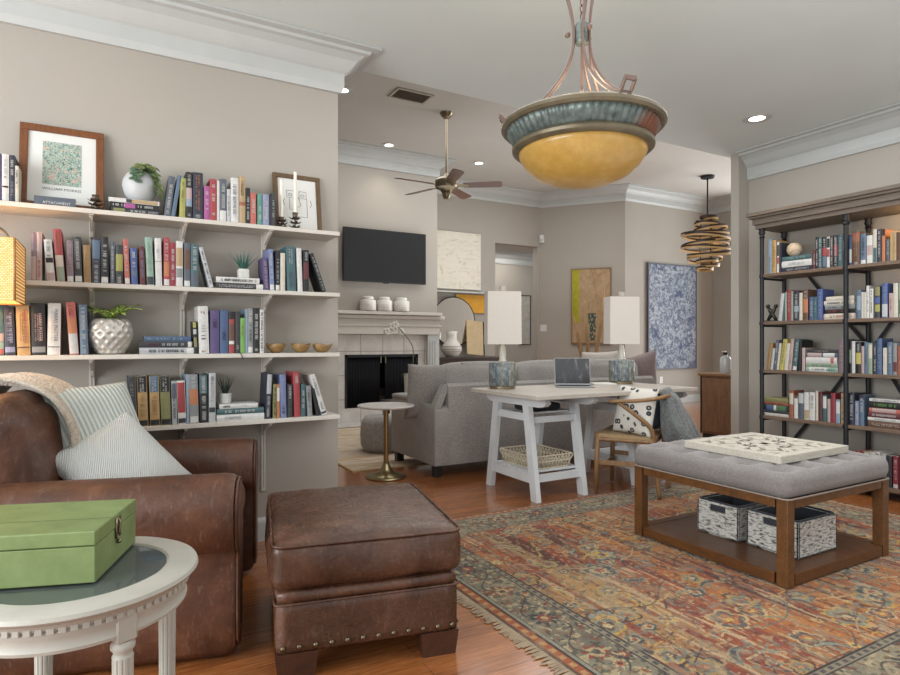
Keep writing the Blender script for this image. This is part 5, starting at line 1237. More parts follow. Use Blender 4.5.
for k in range(5):
    a = math.radians(-29.5 - 6 + 72 * k); R = Matrix.Rotation(a, 4, 'Z') @ Matrix.Rotation(math.radians(-13), 4, 'X'); m = MB()
    outline = [(.20, -.055), (.30, -.062), (.62, -.07), (.655, -.05), (.655, .05), (.62, .07), (.30, .062), (.20, .055)]
    m.prism([R @ Vector((x, y, .0)) + Vector((0, 0, .10)) for x, y in outline], R.to_3x3() @ Vector((0, 0, .007))); b = m.build('blade', M_blade, fn_)
    m = MB(); m.prism([R @ Vector((x, y, -.004)) + Vector((0, 0, .10)) for x, y in ((.11, -.02), (.2, -.04), (.25, -.03), (.27, 0), (.25, .03), (.2, .04), (.11, .02))], R.to_3x3() @ Vector((0, 0, .003))); m.build('blade_arm', M_nickel, b)

# ------------------------------------------------------------------ spiral pendant far right
c = onZ(707.5, 176, ZK); sp = thing('spiral_pendant', 'tiered spiral pendant of dark rings hanging in the far dining area', 'pendant lamp', (c.x, c.y, 2.30)); D = c.x * SN + c.y * CS
MB().lathe([(0, ZK - 2.30 - .04), (.1, ZK - 2.30 - .035), (.11, ZK - 2.30 - .001), (0, ZK - 2.30 - .001)], seg=28).build('canopy', M_black, sp, 'auto')
MB().cyl((0, 0, .85), (0, 0, ZK - 2.33), .012, seg=10).build('rod', M_black, sp, 'auto')
s = NT('lamp strip gold'); s.set(Base_Color=lin('#a08257'), Roughness=.45); s.inp(s.b, 'Emission Color', lin('#d0a868')); s.inp(s.b, 'Emission Strength', .10); M_strip = s.m
M_ring = plain('dark bronze ring', '#33231b', .4, .3, var=.2)
rr_ = [(.13, .0), (.14, .06), (.17, .115), (.27, .17), (.36, .235), (.40, .31), (.37, .375), (.33, .44), (.36, .50), (.37, .57), (.26, .64), (.2, .70), (.14, .765), (.11, .82)]
for k, (r, z) in enumerate(rr_):
    ox_, oy_ = .05 * math.sin(k * 2.1), .05 * math.cos(k * 2.1); tl = .10 * math.sin(k * 1.7); m = MB(); R = Matrix.Rotation(tl, 4, 'X') @ Matrix.Rotation(.10 * math.cos(k * 2.3), 4, 'Y')
    def ringm(h0, h1, ra, rb):
        mm = MB(); mm.lathe([(ra, h0), (rb, h0), (rb, h1), (ra, h1), (ra, h0)], seg=48, caps=False); mm.bm.transform(Matrix.Translation((ox_, oy_, z)) @ R); return mm
    o = ringm(.014, .040, r - .012, r + .002).build('ring', M_ring, sp, 'auto'); ringm(-.016, .0135, r - .008, r - .002).build('gold_lining', M_strip, o, 'auto')
for a in (0, 2.1, 4.2): MB().tube([(.09 * math.cos(a), .09 * math.sin(a), .86 - .0 ), (.12 * math.cos(a), .12 * math.sin(a), .4), (.09 * math.cos(a), .09 * math.sin(a), .0)], .008, 6).build('support', M_ring, sp, True)
MB().cyl((0, 0, .83), (0, 0, .87), .12, seg=24).build('cap', M_ring, sp, 'auto')
d = bpy.data.lights.new('spiral_glow', 'POINT'); d.energy = 4; d.color = (1, .8, .55); d.shadow_soft_size = .08; o = bpy.data.objects.new('spiral_glow', d); COL.objects.link(o); o.location = (c.x, c.y, 2.70)
# small warm strip light under the bookcase cornice, off to the right
d = bpy.data.lights.new('bookcase_glow', 'POINT'); d.energy = 4; d.color = (1, .62, .28); d.shadow_soft_size = .03; o = bpy.data.objects.new('bookcase_glow', d); COL.objects.link(o); o.location = (4.95, 2.02, 2.03)
# ------------------------------------------------------------------ fireplace
fp = thing('fireplace', 'white mantel fireplace with grey tile surround and black screen under the television', 'fireplace', ((fx0 + fx1) / 2, CHY, 0)); fcx = (fx0 + fx1) / 2
s = NT('grey tile'); bt_ = s.n('ShaderNodeTexBrick'); bt_.offset = 0; s.inp(bt_, 'Vector', s.coords((1, 1, 1), (PI / 2, 0, 0))); s.inp(bt_, 'Scale', 1); s.inp(bt_, 'Brick Width', .33); s.inp(bt_, 'Row Height', .33); s.inp(bt_, 'Mortar Size', .005); s.inp(bt_, 'Mortar', lin('#8b8782'))
tn = s.noise(s.coords(), 5, 5, .65); tc_ = s.ramp(tn, [(.3, '#b3aea8'), (.7, '#d0ccc6')]); s.inp(bt_, 'Color1', tc_); s.inp(bt_, 'Color2', tc_); s.set(Base_Color=bt_.outputs[0], Roughness=.4); M_tile = s.m
mr = onY(441, 320, CHY - .2).x - fcx; px1 = onY(427, 380, CHY - .06).x - fcx; px2 = onY(438.5, 380, CHY - .06).x - fcx; a0, a1 = fx0 - fcx, fx1 - fcx
zt_, zm0, zm1 = 1.225, 1.24, 1.545
m = MB(); lx = -px2
m.b2((lx, -.03, .012), (a0, -.001, zt_)); m.b2((a1, -.03, .012), (px1 + .01, -.001, zt_)); m.b2((a0, -.03, fz1), (a1, -.001, zt_)); m.b2((a0, -.03, .012), (a1, -.001, fz0)); m.build('tile_surround', M_tile, fp)
M_mant = plain('mantel paint', '#c9c3bb', .5, var=.04)
m = MB(); m.b2((lx - .02, -.10, zm0 - .01), (px2, -.0315, zm1 - .1)); m.b2((lx - .05, -.12, zm0 + .10), (px2 + .03, -.0, zm0 + .125), .004); m.b2((lx - .08, -.16, zm1 - .1), (px2 + .06, 0, zm1 - .05), .008); m.b2((lx - .12, -.21, zm1 - .045), (mr + .02, 0, zm1), .006); m.build('mantel', M_mant, fp)
for (xa, xb) in ((px1, px2), (-px2 - .0, -px1)):
    m = MB(); m.b2((xa, -.085, .012), (xb, -.032, zm0 - .012), .003); 
    for k in range(3): m.b2((xa + .03 + k * (xb - xa - .06) / 3, -.093, .14), (xa + .03 + (k + .6) * (xb - xa - .06) / 3, -.085, zm0 - .1), .003)
    m.b2((xa - .012, -.1, .012), (xb + .012, -.03, .11), .003); m.build('pilaster', M_trim, fp)
m = MB(); m.b2((a0 + .005, .02, fz0), (a1 - .005, .05, fz0 + .03)); 
for (xa, xb) in ((a0 + .003, a0 + .035), (a1 - .035, a1 - .003)): m.b2((xa, -.035, fz0 + .002), (xb, -.005, fz1 - .002))
m.b2((a0 + .003, -.035, fz1 - .04), (a1 - .003, -.005, fz1 - .002)); m.build('screen_frame', M_black, fp)
m = MB(); m.b2((a0 + .001, .50, fz0 + .001), (a1 - .001, .52, fz1 - .001)); m.b2((a0 + .001, .0, fz0 + .0005), (a1 - .001, .5, fz0 + .012)); m.build('firebox', plain('firebox soot', '#242426', .9), fp)
m = MB(); r_ = 46
def pleat(x0, x1):
    m.surf(lambda u, v: (x0 + (x1 - x0) * u, -.012 + .012 * math.sin(u * r_ * 2 * PI * .45), fz0 + .01 + (fz1 - fz0 - .055) * v), 180, 1, .002)
mid = a0 + (a1 - a0) * .5
pleat(a0 + .035, a0 + (a1 - a0) * .46); pleat(a0 + (a1 - a0) * .54, a1 - .035)
s = NT('mesh curtain'); s.set(Base_Color=lin('#2e2f33'), Roughness=.4, Metallic=.7); m.build('mesh_curtain', s.m, fp, True)
for k in range(2): MB().cyl((mid + (k - .5) * .07, -.045, fz1 - .12), (mid + (k - .5) * .07, -.045, fz1 - .03), .008).build('pull_handle', M_nickel, fp, 'auto')
m = MB(); m.cyl((-.35, .25, fz0 + .09), (.3, .22, fz0 + .09), .06); m.cyl((-.2, .28, fz0 + .19), (.32, .3, fz0 + .18), .05); m.build('log', plain('charred log', '#5b534b', .9, var=.3), fp, 'auto')
MB().b2((lx - .15, -.42, .0005), (px2 + .12, -.001, .011), .002).build('hearth_slab', M_tile, fp)
# mantel jars
M_jar = plain('white ceramic', '#d6d3cc', .35, var=.04)
for k, (x0, x1, lb) in enumerate(((360.4, 376, 'lidded white jar on the mantel, leftmost of three'), (377.4, 392, 'lidded white jar on the mantel, middle of three'), (394, 409, 'lidded white jar on the mantel, nearest the abstract canvas'))):
    a, b = onY(x0, 300, CHY - .12).x, onY(x1, 300, CHY - .12).x; R = (b - a) / 2; t = thing('jar', lb, 'jar', ((a + b) / 2, CHY - .11, zm1 + .0008), 0, 'white jars on the mantel')
    MB().lathe([(R * .8, 0), (R * .97, .012), (R, .03), (R, .13), (R * .95, .15), (R * .8, .158)], seg=32).build('body', M_jar, t, 'auto')
    m = MB()
    for zz in (.04, .07, .10): m.tube([(R * 1.0 * math.cos(x), R * 1.0 * math.sin(x), zz) for x in [2 * PI * i / 32 for i in range(32)]], .0035, 5, True)
    m.build('ribs', M_jar, t, True); MB().lathe([(R * .66, .158), (R * .7, .165), (R * .7, .195), (R * .55, .205), (0, .207)], seg=28).build('lid', M_jar, t, 'auto')
# television
a, b = onY(343.6, 250, 7.80), onY(426, 250, 7.80); tz0, tz1 = 1.955, 2.69
tv = thing('television', 'black flat screen television above the mantel', 'television', ((a.x + b.x) / 2, 7.80, tz0)); hw = (b.x - a.x) / 2
MB().b2((-hw, 0, 0), (hw, .045, tz1 - tz0), .004).build('casing', M_dark, tv)
s = NT('dark screen'); s.set(Base_Color=lin('#2b2d2e'), Roughness=.25); s.inp(s.b, 'Specular IOR Level', .3); MB().b2((-hw + .012, -.002, .018), (hw - .012, 0, tz1 - tz0 - .012)).build('screen', s.m, tv)
m = MB(); m.b2((-.15, .045, .2), (.15, .098, .5)); m.b2((-.04, -.002, -.012), (.04, .02, .001)); m.build('wall_mount', M_dark, tv)
# abstract canvas on the back wall
def canvas(name, label, mat, w_, h_, d=.035, frame=None):
    t = thing(name, label, 'painting'); MB().b2((-w_ / 2, -d, 0), (w_ / 2, 0, h_), .002).build('canvas', mat, t)
    if frame:
        m = MB(); f = .018
        for (p, q) in (((-w_ / 2 - f, -f), (w_ / 2 + f, 0)), ((-w_ / 2 - f, h_), (w_ / 2 + f, h_ + f)), ((-w_ / 2 - f, 0), (-w_ / 2, h_)), ((w_ / 2, 0), (w_ / 2 + f, h_))): m.b2((p[0], -d - .008, p[1]), (q[0], 0, q[1]))
        m.build('frame', frame, t)
    return t
s = NT('cream abstract'); v = s.coords((3, 3, 9)); n = s.noise(v, 1.6, 6, .7, 1.2); n2 = s.noise(s.coords((9, 3, 2.2)), 2.2, 5, .7, .8); n3 = s.noise(s.coords(), 2.2, 3)
c = s.ramp(n, [(.3, '#b3a791'), (.44, '#d5cfc0'), (.7, '#dcd8cd')]); c = s.mix(s.ramp(n2, [(.62, (0, 0, 0)), (.7, (.8, .8, .8))]), c, lin('#a58d4c')); c = s.mix(s.ramp(n3, [(.6, (0, 0, 0)), (.75, (.6, .6, .6))]), c, lin('#b5a06c')); s.set(Base_Color=c, Roughness=.8)
p0, p1 = onY(430, 260, WBY - .02), onY(480.3, 260, WBY - .02); cv = canvas('painting', 'cream and gold abstract canvas right of the chimney breast', s.m, p1.x - p0.x, .96); cv.location = ((p0.x + p1.x) / 2, WBY - .002, 2.01)
# console with mirror, vase, canvases
c0, c1_ = 4.32, 5.75
cs = thing('console_table', 'dark wood console behind the sofa, holding the vase', 'console', ((c0 + c1_) / 2, 8.5, 0)); hw = (c1_ - c0) / 2; M_esp = wood('espresso wood', '#2f2521', '#4a3a32', 6, (2, 10, 10), .35)
MB().b2((-hw, -.24, .84), (hw, .24, .875), .004).build('top', M_esp, cs); MB().b2((-hw + .03, -.22, .70), (hw - .03, .22, .839)).build('apron', M_esp, cs)
for sx in (-1, 1):
    for sy in (-1, 1): MB().box((sx * (hw - .05), sy * .19, .35), (.06, .06, .7)).build('leg', M_esp, cs)
M_gold = NT('mirror'); M_gold.set(Base_Color=(.85, .85, .83, 1), Roughness=.03, Metallic=1.0)
p = onY(455, 321.5, 8.66); R = 24.5 * (p.x * SN + p.y * CS) / F
mi = thing('round_mirror', 'round thin-framed mirror leaning behind the white vase', 'mirror', (p.x, 8.70, p.z)); rot = Matrix.Rotation(PI / 2, 4, 'X')
m = MB(); m.lathe([(0, 0), (R, 0), (R, .008), (0, .008)], seg=64, caps=False); m.bm.transform(rot); m.build('mirror_glass', M_gold.m, mi)
m = MB(); m.tube([(R * math.cos(a), -.004, R * math.sin(a)) for a in [2 * PI * k / 64 for k in range(64)]], .010, 8, True); m.build('frame', M_dark, mi, True)
p = onY(451, 356, 8.44); d_ = p.x * SN + p.y * CS; R = 10.2 * d_ / F
vs = thing('vase', 'white banded vase on the console in front of the round mirror', 'vase', (p.x, 8.42, .8758)); k_ = 26.5 * d_ / F / .40
MB().lathe([(R * .55, 0), (R * .8, .05 * k_), (R, .11 * k_), (R * .98, .15 * k_), (R * .72, .22 * k_), (R * .52, .26 * k_), (R * .5, .33 * k_), (R * .58, .39 * k_), (R * .5, .39 * k_), (R * .42, .3 * k_)], seg=36).build('body', M_jar, vs, True)
m = MB()
for zz, rr2 in ((.09, .965), (.125, 1.005), (.16, .965)): m.tube([(R * rr2 * math.cos(a), R * rr2 * math.sin(a), zz * k_) for a in [2 * PI * i / 36 for i in range(36)]], .008, 6, True)
m.build('bands', plain('grey glaze', '#a5a49f', .4), vs, True)
p0, p1 = onY(456, 300, 8.745), onY(485, 300, 8.745); za, zb = onY(472, 313, 8.745).z, onY(472, 295, 8.745).z
s = NT('marigold paint'); s.set(Base_Color=s.ramp(s.noise(s.coords(), 4, 3), [(.3, '#c0881e'), (.7, '#d7a02c')]), Roughness=.7)
cv = canvas('painting', 'marigold yellow canvas above the leaning board, behind the round mirror', s.m, p1.x - p0.x, zb - za, .03); cv.location = ((p0.x + p1.x) / 2, WBY - .002, za)
p0, p1 = onY(466, 340, 8.6), onY(482.5, 340, 8.6); lb_ = thing('leaning_board', 'tan board with a dark edge leaning right of the round mirror', 'board', ((p0.x + p1.x) / 2, 8.56, .8758)); lb_.rotation_euler = (-.2, .10, 0); hw = (p1.x - p0.x) / 2
MB().b2((-hw, 0, .03), (hw, .02, .62), .003).build('panel', wood('tan birch', '#b39a74', '#c7b08a', 4, (2, 8, 2), .6), lb_); MB().b2((hw, -.004, .03), (hw + .022, .024, .62)).build('edge', M_dark, lb_)
sh = tag(MB().b2((4.3, 8.62, 2.0 - .06), (5.72, WBY - .001, 2.0 - .035), .003).build('picture_ledge', M_trim), 'narrow ledge under the cream abstract canvas', 'shelf')
# framed picture in the hall
p0, p1 = onY(519.5, 320, 10.33), onY(530, 320, 10.33); za, zb = onY(525, 344, 10.33).z, onY(525, 296, 10.33).z
cv = canvas('framed_picture', 'grey picture in a dark frame in the hall, beside the left desk lamp', plain('grey print', '#a8a49b', .7, var=.15, vs=14), p1.x - p0.x, zb - za, .02, M_dark); cv.location = ((p0.x + p1.x) / 2, 10.349, za)

# wall A: tall tan painting; sensors, switch
def onA(px, py, off_=.0):
    r = ray(px, py); o0 = P1 + nA * off_; k = (o0.x * nA.x + o0.y * nA.y) / (r.x * nA.x + r.y * nA.y); return Vector((r.x * k, r.y * k, H + r.z * k))
angA = math.atan2(dA.y, dA.x)
s = NT('tan abstract'); v = s.coords(); sx_ = s.n('ShaderNodeSeparateXYZ'); s.t.links.new(v, sx_.inputs[0]); n = s.noise(s.coords((3, 3, 2)), 3, 6, .7, 1); edge = s.math('ADD', sx_.outputs[0], s.math('MULTIPLY', s.math('SUBTRACT', n, .5), .12))
c = s.ramp(n, [(.3, '#8f7352'), (.5, '#a58a69'), (.7, '#b59c7e')]); yel = s.math('MULTIPLY', s.math('LESS_THAN', edge, -.20), s.math('GREATER_THAN', sx_.outputs[2], .36)); c = s.mix(yel, c, s.ramp(n, [(.3, '#8f8a1e'), (.7, '#ada728')]))
bl = s.math('MULTIPLY', s.math('LESS_THAN', s.math('ABSOLUTE', s.math('ADD', edge, -.02)), .075), s.math('LESS_THAN', s.math('ABSOLUTE', s.math('SUBTRACT', sx_.outputs[2], .28)), .24)); bl = s.math('MULTIPLY', bl, s.math('GREATER_THAN', s.noise(s.coords((6, 6, 3)), 5, 4), .47)); c = s.mix(bl, c, lin('#33504a')); s.set(Base_Color=c, Roughness=.8)
a, b = onA(572.5, 305, .02), onA(610, 305, .02); za, zb = onA(590, 342.7, .02).z, onA(590, 269.5, .02).z
cv = canvas('painting', 'tall tan painting with a yellow-green stripe, behind the wooden poles', s.m, (b - a).length, zb - za, .04, plain('thin oak frame', '#7d6545', .5)); mid_ = (a + b) / 2; cv.location = (mid_.x - nA.x * .016, mid_.y - nA.y * .016, za); cv.rotation_euler = (0, 0, angA)
s = NT('blue abstract'); n = s.noise(s.coords((1, 1, 1)), 9, 7, .78, 1.6); n2 = s.noise(s.coords((2, 1, 4)), 1.6, 4); n3 = s.noise(s.coords(), 3, 4); c = s.ramp(n, [(.30, '#1f2739'), (.41, '#3d4960'), (.51, '#6f7988'), (.58, '#a9afb5'), (.68, '#475167')]); c = s.mix(s.ramp(n2, [(.56, (0, 0, 0)), (.66, (.85, .85, .85))]), c, lin('#28375f')); c = s.mix(s.ramp(n3, [(.58, (0, 0, 0)), (.7, (.5, .5, .5))]), c, lin('#77707f')); s.set(Base_Color=c, Roughness=.7)
a, b = onY(648.5, 316, 7.56), onY(695.3, 316, 7.56); za, zb = onY(672, 368, 7.56).z, onY(672, 265.5, 7.56).z
cv = canvas('painting', 'large blue and white abstract painting on the far wall', s.m, b.x - a.x, zb - za, .04, plain('slate frame', '#4a4d58', .5)); cv.location = ((a.x + b.x) / 2, 7.588, za)
p = onA(541.8, 239, .03); t = thing('motion_sensor', 'white motion sensor high in the corner left of the tan painting', 'sensor', (p.x, p.y, p.z), angA); m = MB(); m.soft((0, .0, 0), (.09, .06, .15), .02, (0, .01, 0), 6); m.build('housing', M_white, t, True); MB().soft((0, -.03, -.02), (.06, .02, .05), .008, (0, 0, 0), 4).build('lens', plain('sensor lens', '#b5b3ae', .3), t, True)
p = onA(543.5, 328, .004); t = thing('light_switch', 'white double light switch plate on the angled wall', 'light switch', (p.x, p.y, p.z), angA); MB().b2((-.06, -.004, -.06), (.06, .004, .06), .002).build('plate', M_white, t)
for sx in (-.025, .025): MB().box((sx, -.007, 0), (.012, .008, .028), (.3, 0, 0)).build('toggle', M_white, t)
p = onY(661, 380, 7.588); t = thing('outlet', 'white wall outlet below the blue painting', 'outlet', (p.x, 7.589, p.z)); MB().b2((-.04, -.006, -.06), (.04, 0, .06), .002).build('plate', M_white, t)
for zz in (-.025, .025): MB().b2((-.015, -.008, zz - .014), (.015, -.006, zz + .014)).build('socket', plain('socket', '#b9b6b0', .4), t)

# ------------------------------------------------------------------ grey sofa
SX0, SX1 = 2.31, 4.98; SY0 = 4.34; so = thing('sofa', 'long light grey sofa seen from behind, between the desk and fireplace', 'sofa', ((SX0 + SX1) / 2, 4.78, 0)); hw = (SX1 - SX0) / 2; y0 = SY0 - 4.78
M_sofa = fabric('grey sofa tweed', '#827d7a', '#aaa5a1', 110)
for sx in (-1, 1):
    for (yy) in (y0 + .07, .38): MB().box((sx * (hw - .06), yy, .05), (.07, .07, .1), None, .006).build('foot', plain('black foot', '#1d1a18', .4), so)
MB().soft((0, .03, .25), (2 * hw - .3, .84, .29), .03, (0, 0, 0), 8).build('base', M_sofa, so, True)
m = MB(); prof = [(y0, .10), (y0 - .004, .5), (y0 + .0, .75), (y0 + .03, .775), (y0 + .08, .77), (y0 + .16, .55), (y0 + .2, .12)]
m.prism([(-hw + .13, y, z) for y, z in prof], (2 * hw - .26, 0, 0)); m.build('back_panel', M_sofa, so, 'auto')
for sx in (-1, 1):
    m = MB(); x = sx * hw; pr = [(y0 - .002, .095), (y0 - .006, .56), (y0 + .03, .585), (y0 + .3, .60), (.42, .60), (.44, .57), (.44, .095)]
    for o_, k in ((0, 0),): m.prism([(x, y, z) for y, z in pr], (-sx * .16, 0, 0))
    bmesh.ops.bevel(m.bm, geom=m.bm.edges[:], offset=.018, segments=2, profile=.5, affect='EDGES'); m.build('arm', M_sofa, so, 'auto')
    m = MB(); m.prism([(x - sx * .005, y0 + .005, .575), (x - sx * .005, y0 + .08, .59), (x - sx * .1, y0 + .09, .765), (x - sx * .1, y0 + .025, .77)], (-sx * .06, 0, 0)); m.build('wing', M_sofa, so, 'auto')
    MB().soft((x - sx * .08, .16, .615), (.17, .52, .05), .022, (0, 0, .008), 8).build('arm_pad', M_sofa, so, True)
n = 3; cw = (2 * hw - .34) / n
for k in range(n):
    MB().soft((-hw + .17 + cw * (k + .5), .12, .45), (cw - .01, .68, .16), .05, (0, .0, .02), 8).build('seat_cushion', M_sofa, so, True)
    MB().soft((-hw + .17 + cw * (k + .5), y0 + .21, .70), (cw - .004, .19, .46), .075, (.0, .035, .02), 10, (-.10, 0, 0)).build('back_cushion', M_sofa, so, True)
M_mauve = fabric('mauve velvet', '#7f716f', '#978886', 60); M_ecru = fabric('ecru linen', '#b3aaa2', '#cdc5bd', 90)
for (px, py, d_, w_, mt, rl_, lb) in ((404, 395, 5.35, .46, fabric('bluish grey chenille', '#83878e', '#a6a9ae', 60), .02, 'bluish grey cushion hanging over the sofa end by the round end table'),): pass
for (px, py, d_, w_, mt, rl_, lb) in ((433.5, 391, 5.22, .50, 'b', .0, 'large grey cushion at the left sofa end'), (598, 372, 6.35, .46, 'e', .03, 'pale cushion on the sofa behind the laptop'), (640, 372, 6.5, .42, 'm', .25, 'mauve cushion at the right sofa end, corner up')):
    mat = {'b': M_sofa, 'e': M_ecru, 'm': M_mauve}[mt]
    o = pillow(w_, w_, .17).build('cushion', mat, None, True); c = atD(px, py, d_); place_n(o, c, (.15, .9, .25), rl_); tag(o, lb, 'cushion')
# round end table
p = onZ(386, 477, 0); et = thing('end_table', 'round white-topped end table on a brass pedestal by the sofa', 'end table', (p.x, p.y, 0))
MB().lathe([(0, 0), (.165, 0), (.168, .012), (.13, .022), (.06, .045), (.035, .09), (.022, .13), (.0, .13)], seg=48).build('base', M_brass, et, True); MB().cyl((0, 0, .12), (0, 0, .575), .021, seg=20).build('pole', plain('brass tube', '#a3855a', .35, .9), et, 'auto')
MB().lathe([(0, .575), (.20, .577), (.232, .583), (.238, .592), (.232, .60), (0, .601)], seg=64).build('top', plain('white marble', '#d3d0cb', .3, var=.05), et, 'auto')
# low table in front of the fireplace with orchid pot
lt = thing('low_table', 'dark low wooden table beyond the sofa, under the orchid', 'table', (3.2, 6.15, 0)); M_lt = M_esp
MB().b2((-.45, -.35, .41), (.45, .35, .45), .004).build('top', M_lt, lt)
for sx in (-1, 1):
    for sy in (-1, 1): MB().box((sx * .4, sy * .3, .205), (.06, .06, .41)).build('leg', M_lt, lt)
p = atD(411.5, 392, 6.55); z_ = .4508; orc = thing('potted_orchid', 'white orchid in a tall white pot beyond the sofa end', 'potted plant', (p.x, p.y, z_)); zt = atD(411, 373.5, 6.55).z - z_
MB().lathe([(.062, 0), (.07, .01), (.085, zt), (.075, zt), (.07, zt - .03)], seg=32).build('pot', M_jar, orc, 'auto')
m = MB(); 
for k in range(7):
    a = 2.4 * k; d = Vector((math.cos(a), math.sin(a), 0)); sd = Vector((-d.y, d.x, 0)); m.surf(lambda u, v, d=d, sd=sd: d * .12 * u + sd * (v - .5) * .06 * math.sin(PI * min(.98, .1 + u * .9)) + Vector((0, 0, zt - .02 + .09 * u - .09 * u * u)), 6, 4, .004)
m.build('leaves', plain('orchid green', '#3f5a40', .5), orc, True)
A_ = atD(393, 331, 6.5) - orc.location; pts = [Vector((0, 0, zt - .03)), Vector((.02, 0, zt + .15)), Vector((.0, 0, zt + .32)), A_ + Vector((.04, 0, .06)), A_ + Vector((-.02, 0, .05)), A_ + Vector((-.09, 0, .02))]
fine = [lerp_path(pts, k / 24) for k in range(25)]
MB().tube(fine, .005, 6).build('stem', plain('orchid stem', '#6b6f4c', .5), orc, True)
m = MB(); r = random.Random(2)
for k in range(7):
    c = fine[13 + int(k * 1.7)] + Vector((r.uniform(-.02, .02), r.uniform(-.03, .03), r.uniform(-.03, .01)))
    for j in range(5):
        a = 2 * PI * j / 5; m.ball(c + Vector((.024 * math.cos(a), -.01, .024 * math.sin(a))), .02, 8, (1, .35, 1))
m.build('blossoms', plain('orchid white', '#d9d5c9', .6), orc, True)
p = atD(386, 419, 6.2); t = thing('pouf', 'grey round pouf behind the end table pole', 'pouf', (p.x - .02, p.y, .0)); MB().lathe([(.0, .008), (.2, .01), (.24, .06), (.25, .18), (.24, .30), (.2, .36), (0, .375)], seg=40, fn=lambda R, z, a: R * (1 - .02 * abs(math.sin(a * 6)))).build('body', fabric('grey knit', '#8a8783', '#a8a5a0', 40), t, True); MB().cyl((0, 0, .37), (0, 0, .382), .02).build('button', M_sofa, t, 'auto')
# pale rug by the fireplace
s = NT('pale rug'); n = s.noise(s.coords((1, 5, 1)), 2.2, 6, .7, 1.5); s.set(Base_Color=s.ramp(n, [(.3, '#a1855f'), (.45, '#b9a284'), (.56, '#c9bcae'), (.7, '#a9a09a')]), Roughness=1.0); s.bump(s.noise(s.coords(), 200, 2), .4, .004)
t = thing('area_rug', 'pale beige and grey rug in front of the fireplace', 'rug', (3.2, 6.16, 0)); MB().b2((-1.38, -1.25, 0), (1.38, 1.25, .007), .002).build('pile', s.m, t)
m = MB()
for (a_, b_) in (((-1.385, -1.255), (1.385, -1.235)), ((-1.385, 1.235), (1.385, 1.255)), ((-1.385, -1.235), (-1.365, 1.235)), ((1.365, -1.235), (1.385, 1.235))): m.b2((*a_, 0), (*b_, .0085))
m.build('binding', plain('rug binding', '#b39a72', 1.0), t)

# ------------------------------------------------------------------ trestle desk
DX0, DX1, DY0, DY1, DZ = 2.46, 4.06, 3.18, 4.02, .76
dk = thing('trestle_desk', 'white trestle desk behind the sofa with two lamps on it', 'desk', ((DX0 + DX1) / 2, (DY0 + DY1) / 2, 0)); hx, hy = (DX1 - DX0) / 2, (DY1 - DY0) / 2
MB().b2((-hx, -hy, DZ - .03), (hx, hy, DZ), .004).build('desktop', wood('limed oak top', '#a39a90', '#c2bab0', 5, (1, 9, 9), .5), dk)
dcx, dcy = (DX0 + DX1) / 2, (DY0 + DY1) / 2
for tx0, tx1, sg in ((2.60, 3.03, 1), (3.58, 3.98, -1)):
    xs = (tx0 - dcx, tx1 - dcx); ya, yb = 3.37 - dcy, 3.95 - dcy; yta, ytb = ya + .10, yb - .10
    for x in xs:
        m = MB()
        m.prism([(x - .022, -.34 + .0, DZ - .031), (x - .022, -.37, DZ - .06), (x - .022, -.34, DZ - .085), (x - .022, -.29, DZ - .095), (x - .022, .31, DZ - .095), (x - .022, .35, DZ - .085), (x - .022, .38, DZ - .06), (x - .022, .35, DZ - .031)], (.044, 0, 0)); m.build('top_beam', M_white, dk)
        for (yf, yt_) in ((ya, yta), (yb, ytb)):
            m = MB(); w_ = .034; yt2 = yt_ + .02 * (1 if yf < 0 else -1)
            m.prism([(x - .02, yf - w_, 0), (x - .02, yf + w_, 0), (x - .02, yt_ + w_, DZ - .096), (x - .02, yt_ - w_, DZ - .096)], (.04, 0, 0)); m.build('leg', M_white, dk)
        f = .19; MB().b2((x - .014, ya + (yta - ya) * f, .12), (x + .014, yb + (ytb - yb) * f, .185)).build('lower_rail', M_white, dk)
        MB().b2((x - .012, ya + (yta - ya) * .78 + .02, .555), (x + .012, yb + (ytb - yb) * .78 - .02, .595)).build('upper_rail', M_white, dk)
    for (yf, yt_) in ((ya, yta), (yb, ytb)):
        for (za, zb, f) in ((.13, .18, .2), (.54, .585, .79)):
            yy = yf + (yt_ - yf) * f; MB().b2((xs[0] + .02, yy - .016, za), (xs[1] - .02, yy + .016, zb)).build('cross_rail', M_white, dk)
    m = MB()
    for k in range(6): yy = ya + .09 + k * (yb - ya - .18) / 5; m.b2((xs[0] - .012, yy - .034, .186), (xs[1] + .012, yy + .034, .2), .002)
    m.build('slat_shelf', M_white, dk)
    m = MB(); m.b2((xs[0] - .01, ya + .14, .596), (xs[1] + .01, yb - .14, .608)); m.build('upper_shelf', M_white, dk)
# things on the trestle
p = Vector((2.815, 3.655, .2008)); t = thing('wire_basket', 'cream open lattice basket on the lower shelf of the left trestle', 'basket', p); bxh, byh, bzh = .182, .22, .09; m = MB()
for zz in (.0, .045, bzh): m.tube(rr(bxh * (.9 + .1 * zz / bzh), byh * (.9 + .1 * zz / bzh), .03, zz + .004), .006, 6, True)
pts = rr(bxh * .95, byh * .95, .03, 0, 3)
def edge_pts(n_):
    out = []
    L = [(-bxh, -byh), (bxh, -byh), (bxh, byh), (-bxh, byh), (-bxh, -byh)]
    for (a, b) in zip(L, L[1:]):
        for k in range(n_): out.append((a[0] + (b[0] - a[0]) * k / n_, a[1] + (b[1] - a[1]) * k / n_))
    return out
E = edge_pts(11)
for k in range(len(E)):
    a, b = E[k], E[(k + 1) % len(E)]; m.tube([(a[0] * .9, a[1] * .9, .004), (b[0] * .995, b[1] * .995, bzh)], .004, 5); m.tube([(b[0] * .9, b[1] * .9, .004), (a[0] * .995, a[1] * .995, bzh)], .004, 5)
